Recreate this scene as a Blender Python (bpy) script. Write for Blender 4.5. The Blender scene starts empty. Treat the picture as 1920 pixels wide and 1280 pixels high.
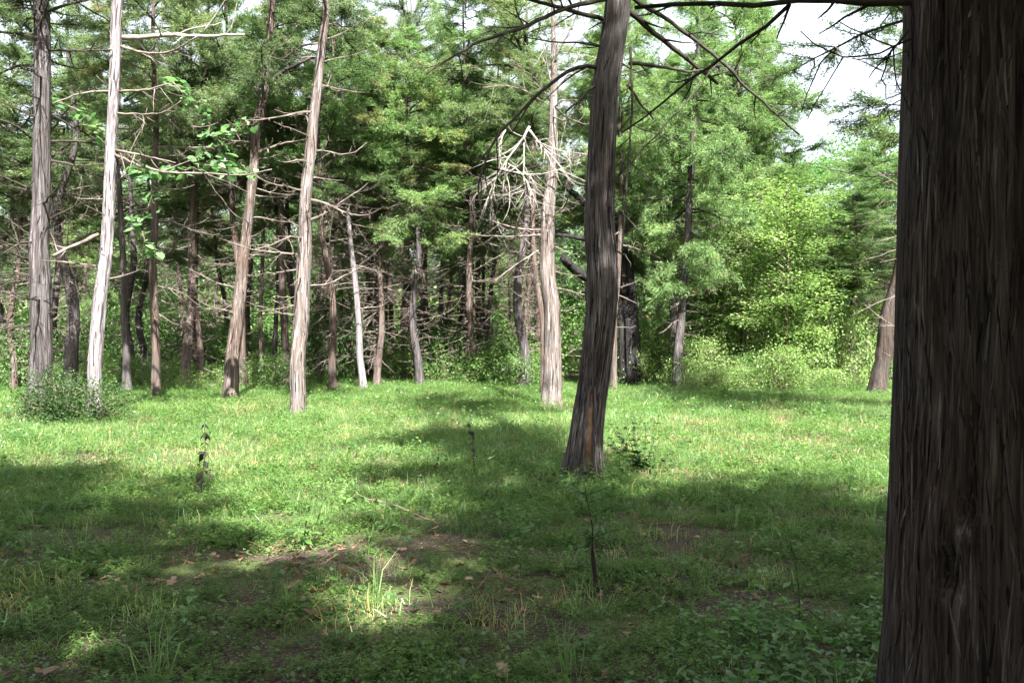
import bpy, math
import numpy as np
from mathutils import Vector, Matrix

R = np.random.default_rng(11)
rad = math.radians
scene = bpy.context.scene
COL = scene.collection

# ---------------------------------------------------------------- camera
F = 1663.0      # focal length in photograph pixels (1920 wide)
EYE = 1.6
HY = 630.0      # horizon row in the photograph
cam_d = bpy.data.cameras.new('camera')
cam_d.sensor_width = 36.0
cam_d.lens = 36.0 * F / 1920.0
cam_d.clip_start = 0.05
cam_d.clip_end = 3000.0
cam = bpy.data.objects.new('camera', cam_d)
cam.location = (0, 0, EYE)
cam.rotation_euler = (math.pi / 2 - math.atan((640 - HY) / F), 0, 0)
COL.objects.link(cam)
scene.camera = cam

# ---------------------------------------------------------------- sky and sun
SUN_EL = rad(49.0)
SUN_AZ = rad(15.5)          # sun stands behind the viewpoint, a little to the right
sun_dir = Vector((math.sin(SUN_AZ) * math.cos(SUN_EL), -math.cos(SUN_AZ) * math.cos(SUN_EL), math.sin(SUN_EL)))
w = bpy.data.worlds.new('World')
scene.world = w
w.use_nodes = True
nt = w.node_tree
nt.nodes.clear()
sky = nt.nodes.new('ShaderNodeTexSky')
sky.sky_type = 'NISHITA'
sky.sun_disc = False
sky.sun_elevation = SUN_EL
sky.sun_rotation = math.pi - SUN_AZ
sky.air_density = 1.0
sky.dust_density = 6.0
sky.ozone_density = 1.0
bgn = nt.nodes.new('ShaderNodeBackground')
bgn.inputs['Strength'].default_value = 0.05
wo = nt.nodes.new('ShaderNodeOutputWorld')
veil = nt.nodes.new('ShaderNodeMix'); veil.data_type = 'RGBA'      # thin white summer haze over the whole sky
veil.inputs['Factor'].default_value = 0.55
veil.inputs['B'].default_value = (6.6, 7.0, 7.5, 1)
nt.links.new(sky.outputs[0], veil.inputs['A'])
nt.links.new(veil.outputs['Result'], bgn.inputs[0])
nt.links.new(bgn.outputs[0], wo.inputs[0])

sd = bpy.data.lights.new('sun', 'SUN')
sd.energy = 5.0
sd.angle = rad(0.53)
sd.color = (1.0, 0.985, 0.95)
so = bpy.data.objects.new('sun', sd)
so.rotation_euler = sun_dir.to_track_quat('Z', 'Y').to_euler()
so.location = (5, -15, 25)
COL.objects.link(so)

scene.view_settings.view_transform = 'Standard'
scene.view_settings.look = 'None'
scene.view_settings.gamma = 1.0
scene.view_settings.use_curve_mapping = False
scene.view_settings.exposure = 2.95
cy = scene.cycles
cy.max_bounces = 5
cy.diffuse_bounces = 3
cy.glossy_bounces = 2
cy.transmission_bounces = 3
cy.transparent_max_bounces = 4
cy.caustics_reflective = False
cy.caustics_refractive = False
cy.sample_clamp_indirect = 6.0
cy.debug_use_spatial_splits = True
cy.use_adaptive_sampling = True
cy.adaptive_threshold = 0.03
cy.use_denoising = True
try:
    cy.denoiser = 'OPENIMAGEDENOISE'
    cy.denoising_input_passes = 'RGB_ALBEDO_NORMAL'
except Exception:
    pass

# ---------------------------------------------------------------- numpy helpers
def _hash(ix, iy, iz):
    h = (ix * 374761393 + iy * 668265263 + iz * 2147483647 + 1013904223) & 0xFFFFFFFF
    h = ((h ^ (h >> 13)) * 1274126177) & 0xFFFFFFFF
    h = ((h ^ (h >> 16)) * 2246822519) & 0xFFFFFFFF
    return ((h ^ (h >> 15)) & 0xFFFFFF) / float(0xFFFFFF)

def vnoise(p):
    p = np.asarray(p, float)
    i = np.floor(p).astype(np.int64)
    f = p - i
    f = f * f * (3 - 2 * f)
    out = 0
    for dx in (0, 1):
        for dy in (0, 1):
            for dz in (0, 1):
                wgt = (f[..., 0] if dx else 1 - f[..., 0]) * (f[..., 1] if dy else 1 - f[..., 1]) * (f[..., 2] if dz else 1 - f[..., 2])
                out = out + wgt * _hash(i[..., 0] + dx, i[..., 1] + dy, i[..., 2] + dz)
    return out

def fbm(p, o=4):
    s, a, t = 0, 1.0, 0
    p = np.asarray(p, float)
    for k in range(o):
        s = s + a * vnoise(p + 17.3 * k)
        t += a
        a *= 0.5
        p = p * 2.03
    return s / t

def n2(x, y, s, o=3, z=0.0):
    x, y = np.broadcast_arrays(np.asarray(x, float), np.asarray(y, float))
    return fbm(np.stack([x * s, y * s, np.full_like(x, z)], -1), o)

def ground_z(x, y):
    return 0.16 * (n2(x, y, 0.22, 2, 3.1) - 0.5) + 0.05 * (n2(x, y, 1.3, 2, 8.8) - 0.5)

def gz(x, y):
    return float(ground_z(np.array([x]), np.array([y]))[0])

def P(px, py, d):
    return np.array([(px - 960) / F * d, d, EYE + (HY - py) / F * d])

def norm(a):
    return a / np.maximum(np.linalg.norm(a, axis=-1, keepdims=True), 1e-9)

class MB:
    def __init__(s):
        s.V, s.Q, s.T, s.C, s.qm, s.tm, s.n = [], [], [], [], [], [], 0
    def add(s, v, q=None, t=None, tint=0.5, m=0):
        v = np.asarray(v, np.float32).reshape(-1, 3)
        s.V.append(v)
        c = np.empty(len(v), np.float32); c[:] = tint
        s.C.append(c)
        if q is not None and len(q):
            q = np.asarray(q, np.int64).reshape(-1, 4) + s.n
            s.Q.append(q); s.qm.append(np.full(len(q), m, np.int32))
        if t is not None and len(t):
            t = np.asarray(t, np.int64).reshape(-1, 3) + s.n
            s.T.append(t); s.tm.append(np.full(len(t), m, np.int32))
        s.n += len(v)
    def mesh(s, name, mats, smooth=False):
        me = bpy.data.meshes.new(name)
        V = np.concatenate(s.V) if s.V else np.zeros((0, 3), np.float32)
        Q = np.concatenate(s.Q) if s.Q else np.zeros((0, 4), np.int64)
        T = np.concatenate(s.T) if s.T else np.zeros((0, 3), np.int64)
        me.vertices.add(len(V)); me.vertices.foreach_set('co', V.ravel())
        li = np.concatenate([Q.ravel(), T.ravel()]).astype(np.int32)
        me.loops.add(len(li)); me.loops.foreach_set('vertex_index', li)
        nq, nt_ = len(Q), len(T)
        ls = np.concatenate([np.arange(nq) * 4, nq * 4 + np.arange(nt_) * 3]).astype(np.int32)
        me.polygons.add(nq + nt_)
        me.polygons.foreach_set('loop_start', ls)
        mi = np.concatenate((s.qm if s.qm else []) + (s.tm if s.tm else [])) if (s.qm or s.tm) else np.zeros(0, np.int32)
        me.polygons.foreach_set('material_index', mi.astype(np.int32))
        me.polygons.foreach_set('use_smooth', np.full(nq + nt_, smooth, dtype=bool))
        at = me.attributes.new('tint', 'FLOAT', 'POINT')
        at.data.foreach_set('value', np.concatenate(s.C) if s.C else np.zeros(0, np.float32))
        for m in (mats if isinstance(mats, (list, tuple)) else [mats]):
            me.materials.append(m)
        me.update(calc_edges=True)
        return me

def frames(path):
    path = np.asarray(path, float)
    t = np.gradient(path, axis=0)
    t = norm(t)
    up = np.array([0.31, 0.17, 0.93]) if abs(t[0, 2]) < 0.75 else np.array([0.95, 0.2, 0.1])
    a = norm(np.cross(t, up))
    b = np.cross(t, a)
    return t, a, b

def tube(mb, path, r, sides=5, tint=0.5, m=0, cap=True):
    path = np.asarray(path, float)
    n = len(path)
    r = np.broadcast_to(np.asarray(r, float), (n,))
    t, a, b = frames(path)
    th = np.arange(sides) / sides * 2 * math.pi
    ring = a[:, None, :] * np.cos(th)[None, :, None] + b[:, None, :] * np.sin(th)[None, :, None]
    v = path[:, None, :] + ring * r[:, None, None]
    i = np.arange(n - 1)[:, None] * sides
    j = np.arange(sides)[None, :]
    k = (j + 1) % sides
    q = np.stack([i + j, i + k, i + sides + k, i + sides + j], -1).reshape(-1, 4)
    v = v.reshape(-1, 3)
    tr = None
    if cap:
        v = np.concatenate([v, path[:1], path[-1:]])
        c0, c1 = n * sides, n * sides + 1
        jj = np.arange(sides); kk = (jj + 1) % sides
        tr = np.concatenate([np.stack([np.full(sides, c0), kk, jj], -1),
                             np.stack([np.full(sides, c1), (n - 1) * sides + jj, (n - 1) * sides + kk], -1)])
    mb.add(v, q, tr, tint, m)

def needles(mb, c, d, L, W, tint, m=0):
    """slender three-cornered leaves"""
    s = norm(np.cross(d, R.normal(size=d.shape)))
    v = np.stack([c - s * W[:, None] / 2, c + s * W[:, None] / 2, c + d * L[:, None]], 1).reshape(-1, 3)
    t = np.arange(len(c) * 3).reshape(-1, 3)
    mb.add(v, None, t, np.repeat(tint, 3), m)

def leaves(mb, c, d, nrm, L, W, tint, m=0, fold=0.12):
    """four-cornered leaves: base, two sides, tip, with a slight fold"""
    s = norm(np.cross(d, nrm))
    n = np.cross(s, d)
    mid = c + d * (L * 0.45)[:, None] + n * (L * fold)[:, None]
    v = np.stack([c, mid + s * W[:, None] / 2, c + d * L[:, None], mid - s * W[:, None] / 2], 1).reshape(-1, 3)
    q = np.arange(len(c) * 4).reshape(-1, 4)
    mb.add(v, q, None, np.repeat(tint, 4), m)

def rdir(n, zb=0.0):
    d = R.normal(size=(n, 3))
    d[:, 2] += zb
    return norm(d)

# ---------------------------------------------------------------- materials
def newmat(name):
    m = bpy.data.materials.new(name)
    m.use_nodes = True
    m.node_tree.nodes.clear()
    return m, m.node_tree.nodes, m.node_tree.links

def ramp(N, pts):
    r = N.new('ShaderNodeValToRGB')
    e = r.color_ramp.elements
    while len(e) > 1:
        e.remove(e[-1])
    e[0].position = pts[0][0]; e[0].color = (*pts[0][1], 1)
    for p, c in pts[1:]:
        x = e.new(p); x.color = (*c, 1)
    return r

def leaf_mat(name, dark, mid, light, trans=0.45, rough=0.55, spec=0.25, tmul=(1.1, 1.3, 0.85), dead=None):
    m, N, L = newmat(name)
    at = N.new('ShaderNodeAttribute'); at.attribute_name = 'tint'
    oi = N.new('ShaderNodeObjectInfo')
    ad = N.new('ShaderNodeMath'); ad.operation = 'MULTIPLY_ADD'
    L.new(oi.outputs['Random'], ad.inputs[0]); ad.inputs[1].default_value = 0.36
    sub = N.new('ShaderNodeMath'); sub.operation = 'SUBTRACT'
    L.new(at.outputs['Fac'], sub.inputs[0]); sub.inputs[1].default_value = 0.18
    L.new(sub.outputs[0], ad.inputs[2])
    pts = [(0.0, dark), (0.5, mid), (0.92, light)]
    if dead:
        pts = [(0.0, dark), (0.5, mid), (0.85, light), (1.0, dead)]
    r = ramp(N, pts)
    L.new(ad.outputs[0], r.inputs[0])
    pb = N.new('ShaderNodeBsdfPrincipled')
    pb.inputs['Roughness'].default_value = rough
    pb.inputs['Specular IOR Level'].default_value = spec
    L.new(r.outputs[0], pb.inputs['Base Color'])
    tr = N.new('ShaderNodeBsdfTranslucent')
    mu = N.new('ShaderNodeMix'); mu.data_type = 'RGBA'; mu.blend_type = 'MULTIPLY'
    mu.inputs['Factor'].default_value = 1.0
    L.new(r.outputs[0], mu.inputs['A']); mu.inputs['B'].default_value = (*tmul, 1)
    L.new(mu.outputs['Result'], tr.inputs['Color'])
    mx = N.new('ShaderNodeMixShader'); mx.inputs[0].default_value = trans
    L.new(pb.outputs[0], mx.inputs[1]); L.new(tr.outputs[0], mx.inputs[2])
    o = N.new('ShaderNodeOutputMaterial')
    L.new(mx.outputs[0], o.inputs['Surface'])
    return m

def bark_mat(name, cols, fib=70.0, bump=0.6, dist=0.012, lichen=None):
    m, N, L = newmat(name)
    tc = N.new('ShaderNodeTexCoord')
    oi = N.new('ShaderNodeObjectInfo')
    def mapped(sx, sz):
        mp = N.new('ShaderNodeMapping'); mp.inputs['Scale'].default_value = (sx, sx, sz)
        L.new(tc.outputs['Object'], mp.inputs['Vector'])
        return mp
    a = N.new('ShaderNodeTexNoise'); a.inputs['Scale'].default_value = 1.0; a.inputs['Detail'].default_value = 5; a.inputs['Roughness'].default_value = 0.62
    L.new(mapped(fib, 2.6).outputs[0], a.inputs['Vector'])
    b = N.new('ShaderNodeTexNoise'); b.inputs['Scale'].default_value = 1.0; b.inputs['Detail'].default_value = 3
    L.new(mapped(fib * 0.22, 1.1).outputs[0], b.inputs['Vector'])
    c = N.new('ShaderNodeTexNoise'); c.inputs['Scale'].default_value = 1.0; c.inputs['Detail'].default_value = 2
    L.new(mapped(3.0, 1.6).outputs[0], c.inputs['Vector'])
    ab = N.new('ShaderNodeMath'); ab.operation = 'MULTIPLY_ADD'
    L.new(a.outputs['Fac'], ab.inputs[0]); ab.inputs[1].default_value = 0.6
    bb = N.new('ShaderNodeMath'); bb.operation = 'MULTIPLY'; bb.inputs[1].default_value = 0.4
    L.new(b.outputs['Fac'], bb.inputs[0]); L.new(bb.outputs[0], ab.inputs[2])
    r = ramp(N, [(0.33, cols[0]), (0.47, cols[1]), (0.60, cols[2]), (0.72, cols[3])])
    L.new(ab.outputs[0], r.inputs[0])
    hs = N.new('ShaderNodeHueSaturation')
    mr = N.new('ShaderNodeMapRange'); mr.inputs['From Min'].default_value = 0.25; mr.inputs['From Max'].default_value = 0.75
    mr.inputs['To Min'].default_value = 0.65; mr.inputs['To Max'].default_value = 1.35
    L.new(c.outputs['Fac'], mr.inputs['Value']); L.new(mr.outputs[0], hs.inputs['Saturation'])
    L.new(r.outputs[0], hs.inputs['Color'])
    col = hs.outputs[0]
    if lichen:
        d = N.new('ShaderNodeTexNoise'); d.inputs['Scale'].default_value = 5.0; d.inputs['Detail'].default_value = 6
        L.new(tc.outputs['Object'], d.inputs['Vector'])
        lr = N.new('ShaderNodeMapRange'); lr.inputs['From Min'].default_value = 0.56; lr.inputs['From Max'].default_value = 0.68
        lr.inputs['To Max'].default_value = 0.55
        L.new(d.outputs['Fac'], lr.inputs['Value'])
        mx = N.new('ShaderNodeMix'); mx.data_type = 'RGBA'
        L.new(lr.outputs[0], mx.inputs['Factor']); L.new(col, mx.inputs['A']); mx.inputs['B'].default_value = (*lichen, 1)
        col = mx.outputs['Result']
    ta = N.new('ShaderNodeAttribute'); ta.attribute_name = 'tint'
    tm = N.new('ShaderNodeMath'); tm.operation = 'MULTIPLY'; tm.inputs[1].default_value = 2.0
    L.new(ta.outputs['Fac'], tm.inputs[0])
    tx = N.new('ShaderNodeMix'); tx.data_type = 'RGBA'; tx.blend_type = 'MULTIPLY'; tx.inputs['Factor'].default_value = 1.0
    L.new(col, tx.inputs['A']); L.new(tm.outputs[0], tx.inputs['B'])
    col = tx.outputs['Result']
    pb = N.new('ShaderNodeBsdfPrincipled')
    pb.inputs['Roughness'].default_value = 0.9
    pb.inputs['Specular IOR Level'].default_value = 0.12
    L.new(col, pb.inputs['Base Color'])
    bp = N.new('ShaderNodeBump'); bp.inputs['Strength'].default_value = bump; bp.inputs['Distance'].default_value = dist
    L.new(ab.outputs[0], bp.inputs['Height']); L.new(bp.outputs[0], pb.inputs['Normal'])
    o = N.new('ShaderNodeOutputMaterial')
    L.new(pb.outputs[0], o.inputs['Surface'])
    return m

def plain_mat(name, c0, c1, scale=20.0, rough=0.85, bump=0.3):
    m, N, L = newmat(name)
    tc = N.new('ShaderNodeTexCoord')
    a = N.new('ShaderNodeTexNoise'); a.inputs['Scale'].default_value = scale; a.inputs['Detail'].default_value = 5
    L.new(tc.outputs['Object'], a.inputs['Vector'])
    r = ramp(N, [(0.3, c0), (0.7, c1)])
    L.new(a.outputs['Fac'], r.inputs[0])
    pb = N.new('ShaderNodeBsdfPrincipled'); pb.inputs['Roughness'].default_value = rough
    pb.inputs['Specular IOR Level'].default_value = 0.15
    L.new(r.outputs[0], pb.inputs['Base Color'])
    bp = N.new('ShaderNodeBump'); bp.inputs['Strength'].default_value = bump; bp.inputs['Distance'].default_value = 0.01
    L.new(a.outputs['Fac'], bp.inputs['Height']); L.new(bp.outputs[0], pb.inputs['Normal'])
    o = N.new('ShaderNodeOutputMaterial'); L.new(pb.outputs[0], o.inputs['Surface'])
    return m

M = {}
M['bark'] = bark_mat('cedar_bark', [(0.010, 0.0085, 0.008), (0.038, 0.032, 0.031), (0.082, 0.073, 0.073), (0.18, 0.168, 0.17)])
M['bark_big'] = bark_mat('old_cedar_bark', [(0.008, 0.0058, 0.0048), (0.031, 0.0232, 0.0192), (0.060, 0.0475, 0.041), (0.132, 0.114, 0.104)], fib=75, bump=1.0, dist=0.014)
M['bark_mid'] = bark_mat('grey_brown_cedar_bark', [(0.012, 0.0095, 0.009), (0.042, 0.035, 0.032), (0.080, 0.069, 0.065), (0.16, 0.145, 0.14)], fib=60, bump=1.0, dist=0.014)
M['bark_red'] = bark_mat('red_cedar_bark', [(0.014, 0.010, 0.008), (0.056, 0.041, 0.034), (0.108, 0.086, 0.075), (0.20, 0.175, 0.162)])
M['bark_tan'] = bark_mat('tan_cedar_bark', [(0.018, 0.014, 0.012), (0.074, 0.060, 0.053), (0.142, 0.121, 0.112), (0.25, 0.226, 0.216)])
M['bark_pale'] = bark_mat('weathered_pale_bark', [(0.030, 0.025, 0.025), (0.110, 0.095, 0.096), (0.19, 0.172, 0.176), (0.30, 0.285, 0.29)], bump=0.6)
M['bark_dark'] = bark_mat('dark_bark', [(0.016, 0.012, 0.010), (0.050, 0.036, 0.030), (0.092, 0.070, 0.060), (0.16, 0.13, 0.118)])
M['char'] = bark_mat('charred_wood', [(0.004, 0.0035, 0.0035), (0.011, 0.010, 0.010), (0.028, 0.026, 0.026), (0.09, 0.085, 0.085)], fib=30, bump=1.0, dist=0.03)
M['deadwood'] = plain_mat('grey_dead_twig', (0.055, 0.043, 0.036), (0.165, 0.135, 0.115), 6)
M['limb_dark'] = plain_mat('shade_dark_limb_bark', (0.018, 0.015, 0.011), (0.045, 0.039, 0.029), 14)  # limb colour lowered to carry the shade under the crowns
M['bleached'] = plain_mat('bleached_dead_wood', (0.12, 0.105, 0.09), (0.30, 0.27, 0.24), 7)
M['barewood'] = plain_mat('bare_orange_wood', (0.070, 0.042, 0.026), (0.155, 0.095, 0.058), 14)
M['stick'] = plain_mat('fallen_stick_wood', (0.07, 0.05, 0.04), (0.20, 0.155, 0.12), 12)
M['cedar'] = leaf_mat('cedar_foliage', (0.040, 0.060, 0.028), (0.106, 0.150, 0.066), (0.175, 0.222, 0.094), 0.46, dead=(0.28, 0.15, 0.07))
M['cedar_bright'] = leaf_mat('fresh_cedar_foliage', (0.052, 0.09, 0.032), (0.118, 0.19, 0.066), (0.19, 0.275, 0.10), 0.45, dead=(0.32, 0.16, 0.06))
M['oak'] = leaf_mat('oak_leaves', (0.03, 0.07, 0.022), (0.075, 0.15, 0.045), (0.13, 0.23, 0.07), 0.45, rough=0.4, spec=0.4)
M['maple'] = leaf_mat('sapling_leaves', (0.075, 0.125, 0.036), (0.150, 0.225, 0.068), (0.24, 0.32, 0.105), 0.5, rough=0.4, spec=0.35)
M['shrub'] = leaf_mat('undergrowth_leaves', (0.035, 0.075, 0.02), (0.09, 0.17, 0.042), (0.17, 0.27, 0.07), 0.45, rough=0.45, spec=0.35)
M['bush'] = leaf_mat('shade_dark_bush_leaves', (0.012, 0.027, 0.008), (0.034, 0.066, 0.018), (0.066, 0.115, 0.03), 0.4, rough=0.45)  # leaf colour darkened to carry the shade lying on the left bush
M['vine'] = leaf_mat('vine_leaves', (0.05, 0.11, 0.05), (0.10, 0.18, 0.075), (0.17, 0.27, 0.13), 0.5, rough=0.35, spec=0.5)
M['grass'] = leaf_mat('grass_blades', (0.040, 0.085, 0.025), (0.110, 0.190, 0.060), (0.21, 0.295, 0.115), 0.42, rough=0.38, spec=0.5, dead=(0.36, 0.29, 0.13))
M['weed'] = leaf_mat('small_weed_leaves', (0.032, 0.070, 0.014), (0.084, 0.150, 0.033), (0.155, 0.23, 0.058), 0.42, rough=0.5, spec=0.25)
M['herb'] = leaf_mat('seedling_leaves', (0.024, 0.065, 0.016), (0.062, 0.14, 0.032), (0.12, 0.22, 0.05), 0.42, rough=0.4, spec=0.4)
M['wilt'] = leaf_mat('wilted_leaves', (0.008, 0.008, 0.005), (0.018, 0.018, 0.010), (0.035, 0.038, 0.017), 0.15)
M['deadleaf'] = leaf_mat('dead_leaves', (0.085, 0.045, 0.026), (0.18, 0.105, 0.064), (0.28, 0.19, 0.13), 0.15, rough=0.6, tmul=(1.2, 0.9, 0.6))
M['flower'] = plain_mat('small_white_flowers', (0.6, 0.6, 0.58), (0.8, 0.8, 0.78), 30)

# ground: damp soil, old litter and moss
def ground_material():
    m, N, L = newmat('forest_floor')
    tc = N.new('ShaderNodeTexCoord')
    def noise(s, d=5, rgh=0.6):
        n = N.new('ShaderNodeTexNoise'); n.inputs['Scale'].default_value = s; n.inputs['Detail'].default_value = d; n.inputs['Roughness'].default_value = rgh
        L.new(tc.outputs['Object'], n.inputs['Vector']); return n
    a, b, c = noise(55, 6, 0.7), noise(1.1, 4), noise(9, 5)
    r1 = ramp(N, [(0.36, (0.012, 0.009, 0.007)), (0.5, (0.036, 0.027, 0.020)), (0.60, (0.11, 0.080, 0.058)), (0.70, (0.24, 0.18, 0.13))])
    L.new(a.outputs['Fac'], r1.inputs[0])
    r2 = ramp(N, [(0.35, (0.025, 0.042, 0.010)), (0.6, (0.07, 0.105, 0.026)), (0.75, (0.12, 0.15, 0.05))])
    L.new(a.outputs['Fac'], r2.inputs[0])
    s = N.new('ShaderNodeMath'); s.operation = 'ADD'
    L.new(b.outputs['Fac'], s.inputs[0]); L.new(c.outputs['Fac'], s.inputs[1])
    mr = N.new('ShaderNodeMapRange'); mr.inputs['From Min'].default_value = 0.88; mr.inputs['From Max'].default_value = 1.12
    mr.inputs['To Max'].default_value = 0.75
    L.new(s.outputs[0], mr.inputs['Value'])
    mx = N.new('ShaderNodeMix'); mx.data_type = 'RGBA'
    L.new(mr.outputs[0], mx.inputs['Factor']); L.new(r1.outputs[0], mx.inputs['A']); L.new(r2.outputs[0], mx.inputs['B'])
    pb = N.new('ShaderNodeBsdfPrincipled'); pb.inputs['Roughness'].default_value = 0.95; pb.inputs['Specular IOR Level'].default_value = 0.1
    L.new(mx.outputs['Result'], pb.inputs['Base Color'])
    bp = N.new('ShaderNodeBump'); bp.inputs['Strength'].default_value = 0.8; bp.inputs['Distance'].default_value = 0.02
    L.new(a.outputs['Fac'], bp.inputs['Height']); L.new(bp.outputs[0], pb.inputs['Normal'])
    o = N.new('ShaderNodeOutputMaterial'); L.new(pb.outputs[0], o.inputs['Surface'])
    return m
M['ground'] = ground_material()

# ---------------------------------------------------------------- scene objects
def obj(name, me, parent=None, loc=None, rot=None, scale=None):
    o = bpy.data.objects.new(name, me)
    COL.objects.link(o)
    if parent is not None:
        o.parent = parent
    if loc is not None:
        o.location = loc
    if rot is not None:
        o.rotation_euler = rot
    if scale is not None:
        o.scale = scale if hasattr(scale, '__len__') else (scale,) * 3
    return o

def tag(o, label, cat, group=None, kind=None):
    o['label'] = label
    o['category'] = cat
    if group:
        o['group'] = group
    if kind:
        o['kind'] = kind
    return o

def thing(name, label, cat, loc, rz=0.0, group=None):
    o = obj(name, None, loc=loc, rot=(0, 0, rz))
    o.empty_display_size = 0.2
    return tag(o, label, cat, group)

# ---------------------------------------------------------------- ground sheet
def build_ground():
    def axis(lo, hi, near, step):
        a = np.arange(-near, near + 1e-6, step)
        out = [a]
        s, x = step, near
        ext = []
        while x < hi:
            s *= 1.25; x += s; ext.append(x)
        ext = np.array(ext)
        return np.concatenate([-ext[::-1], a, ext])
    xs = axis(-1, 1500, 26, 0.22)
    ys = axis(-1, 1500, 26, 0.22) + 22
    X, Y = np.meshgrid(xs, ys)
    far = np.clip((np.hypot(X, Y - 15) - 60) / 100, 0, 1)
    Z = ground_z(X, Y) * (1 - far)
    v = np.stack([X, Y, Z], -1).reshape(-1, 3)
    nx, ny = len(xs), len(ys)
    i = np.arange(ny - 1)[:, None] * nx + np.arange(nx - 1)[None, :]
    q = np.stack([i, i + 1, i + nx + 1, i + nx], -1).reshape(-1, 4)
    mb = MB(); mb.add(v, q)
    o = obj('ground', mb.mesh('ground', M['ground'], True))
    o['kind'] = 'structure'
    o['label'] = 'forest floor of dark soil, moss and old litter'
build_ground()

# ---------------------------------------------------------------- woody growth
def wander(p0, d0, L, n, jit, grav=0.0, lift=0.0):
    """a gently crooked path"""
    p = np.array(p0, float); d = norm(np.array(d0, float)); st = L / (n - 1)
    out = [p.copy()]
    for k in range(n - 1):
        f = k / max(n - 2, 1)
        d = norm(d + R.normal(size=3) * jit + np.array([0, 0, -grav * (1 - f) + lift * f]))
        p = p + d * st
        out.append(p.copy())
    return np.array(out)

def bare_limb(mb, p0, d0, L, r0, sub=6, jit=0.13, grav=0.05, lift=0.08, tw=True, m=0, sides=5, spread=0.9):
    n = max(5, int(L / 0.22) + 2)
    n = min(n, 14)
    path = wander(p0, d0, L, n, jit, grav, lift)
    rr = r0 * (1 - 0.85 * np.linspace(0, 1, n)) + 0.0018
    tube(mb, path, rr, sides, R.uniform(0.3, 0.7), m)
    for k in range(sub):
        f = R.uniform(0.2, 0.97)
        i = int(f * (n - 1)); i = min(i, n - 2)
        bd = norm(path[i + 1] - path[i])
        sd_ = norm(bd * R.uniform(0.4, 1.0) + rdir(1)[0] * spread)
        sl = L * R.uniform(0.16, 0.42) * (1.15 - f)
        sp = wander(path[i], sd_, sl, 5, 0.18, 0.05, 0.05)
        sr = rr[i] * 0.5
        tube(mb, sp, np.linspace(sr, 0.0015, 5), 3, R.uniform(0.3, 0.7), m, cap=False)
        if tw:
            for q_ in range(2):
                j = R.integers(1, 4)
                td = norm(norm(sp[j + 1] - sp[j]) + rdir(1)[0] * 0.8)
                tp = wander(sp[j], td, sl * R.uniform(0.3, 0.6), 3, 0.2)
                tube(mb, tp, np.linspace(sr * 0.5, 0.001, 3), 3, 0.5, m, cap=False)
    return path

def foliage_on(mb, path, n, L=(0.08, 0.16), W=(0.022, 0.042), start=0.25, spread=0.8, zb=0.0, base=0.5, rad_=0.06, m=0):
    k = len(path)
    f = R.uniform(start, 1.0, n) * (k - 1)
    i = np.minimum(f.astype(int), k - 2)
    fr = (f - i)[:, None]
    c = path[i] * (1 - fr) + path[i + 1] * fr + R.normal(size=(n, 3)) * rad_
    d = norm(norm(path[i + 1] - path[i]) * 0.7 + R.normal(size=(n, 3)) * spread * 0.7 + np.array([0, 0, zb]))
    tint = np.clip(base + R.normal(size=n) * 0.13, 0.02, 0.9)
    tint = np.where(R.uniform(size=n) < 0.006, 1.2, tint)
    needles(mb, c, d, R.uniform(*L, n), R.uniform(*W, n), tint, m)

def cedar_crown(H=10.0, rmax=2.4, nb=74, dens=1.0, droop=0.1, gap=0.46, shape='spire', seed=0.0, nl=(0.07, 0.15), nw=(0.014, 0.029)):
    mb = MB()
    for k in range(nb):
        h = H * (k + R.uniform(0, 1)) / nb
        az = R.uniform(0, 2 * math.pi)
        if float(vnoise(np.array([[math.cos(az) * 1.3 + seed, math.sin(az) * 1.3, h * 0.55 + seed * 3]]))[0]) < gap * (0.35 + 0.65 * R.uniform()):
            continue
        fh = h / H
        if shape == 'spire':
            prof = (0.72 + 0.55 * fh) if fh < 0.35 else (0.95 * (1 - fh) / 0.65 + 0.08)
        else:
            prof = 0.75 + 0.4 * math.sin(fh * math.pi) if fh < 0.8 else 1.0 * (1 - fh) / 0.2 + 0.1
        Lb = rmax * prof * R.uniform(0.6, 1.15)
        el = rad(-4 + 55 * fh + R.normal() * 20)
        d0 = np.array([math.cos(az) * math.cos(el), math.sin(az) * math.cos(el), math.sin(el)])
        n = 8
        path = wander([0, 0, h], d0, Lb, n, 0.10, droop, 0.12)
        r0 = 0.008 + 0.012 * Lb
        tube(mb, path, np.linspace(r0, 0.003, n), 4, 0.5, 1, cap=False)
        tone = float(np.clip(0.48 + R.normal() * 0.12 + 0.06 * fh, 0.15, 0.8))
        foliage_on(mb, path, int(30 * dens * Lb), nl, nw, 0.5, base=tone)
        ns = int(5 + 4.5 * Lb)
        for j in range(ns):
            f = R.uniform(0.22, 0.98)
            i = min(int(f * (n - 1)), n - 2)
            bd = norm(path[i + 1] - path[i])
            side = norm(np.cross(bd, [0, 0, 1])) * (1 if j % 2 else -1)
            sd_ = norm(bd * 0.75 + side * R.uniform(0.4, 1.0) + np.array([0, 0, R.normal() * 0.55 + 0.1]))
            sl = Lb * R.uniform(0.22, 0.42) * (1.2 - 0.75 * f) + 0.12
            sp = wander(path[i], sd_, sl, 5, 0.14, droop * 0.8, 0.05)
            tube(mb, sp, np.linspace(r0 * 0.4, 0.002, 5), 3, 0.5, 1, cap=False)
            foliage_on(mb, sp, int((34 + 120 * sl) * dens), nl, nw, 0.12, zb=-0.08, base=tone + R.normal() * 0.07)
    lead = wander([0, 0, H * 0.86], [0, 0, 1], H * 0.16, 5, 0.08)
    tube(mb, lead, np.linspace(0.02, 0.004, 5), 4, 0.5, 1)
    foliage_on(mb, lead, int(160 * dens), nl, nw, 0.0, 1.0)
    return mb

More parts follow.
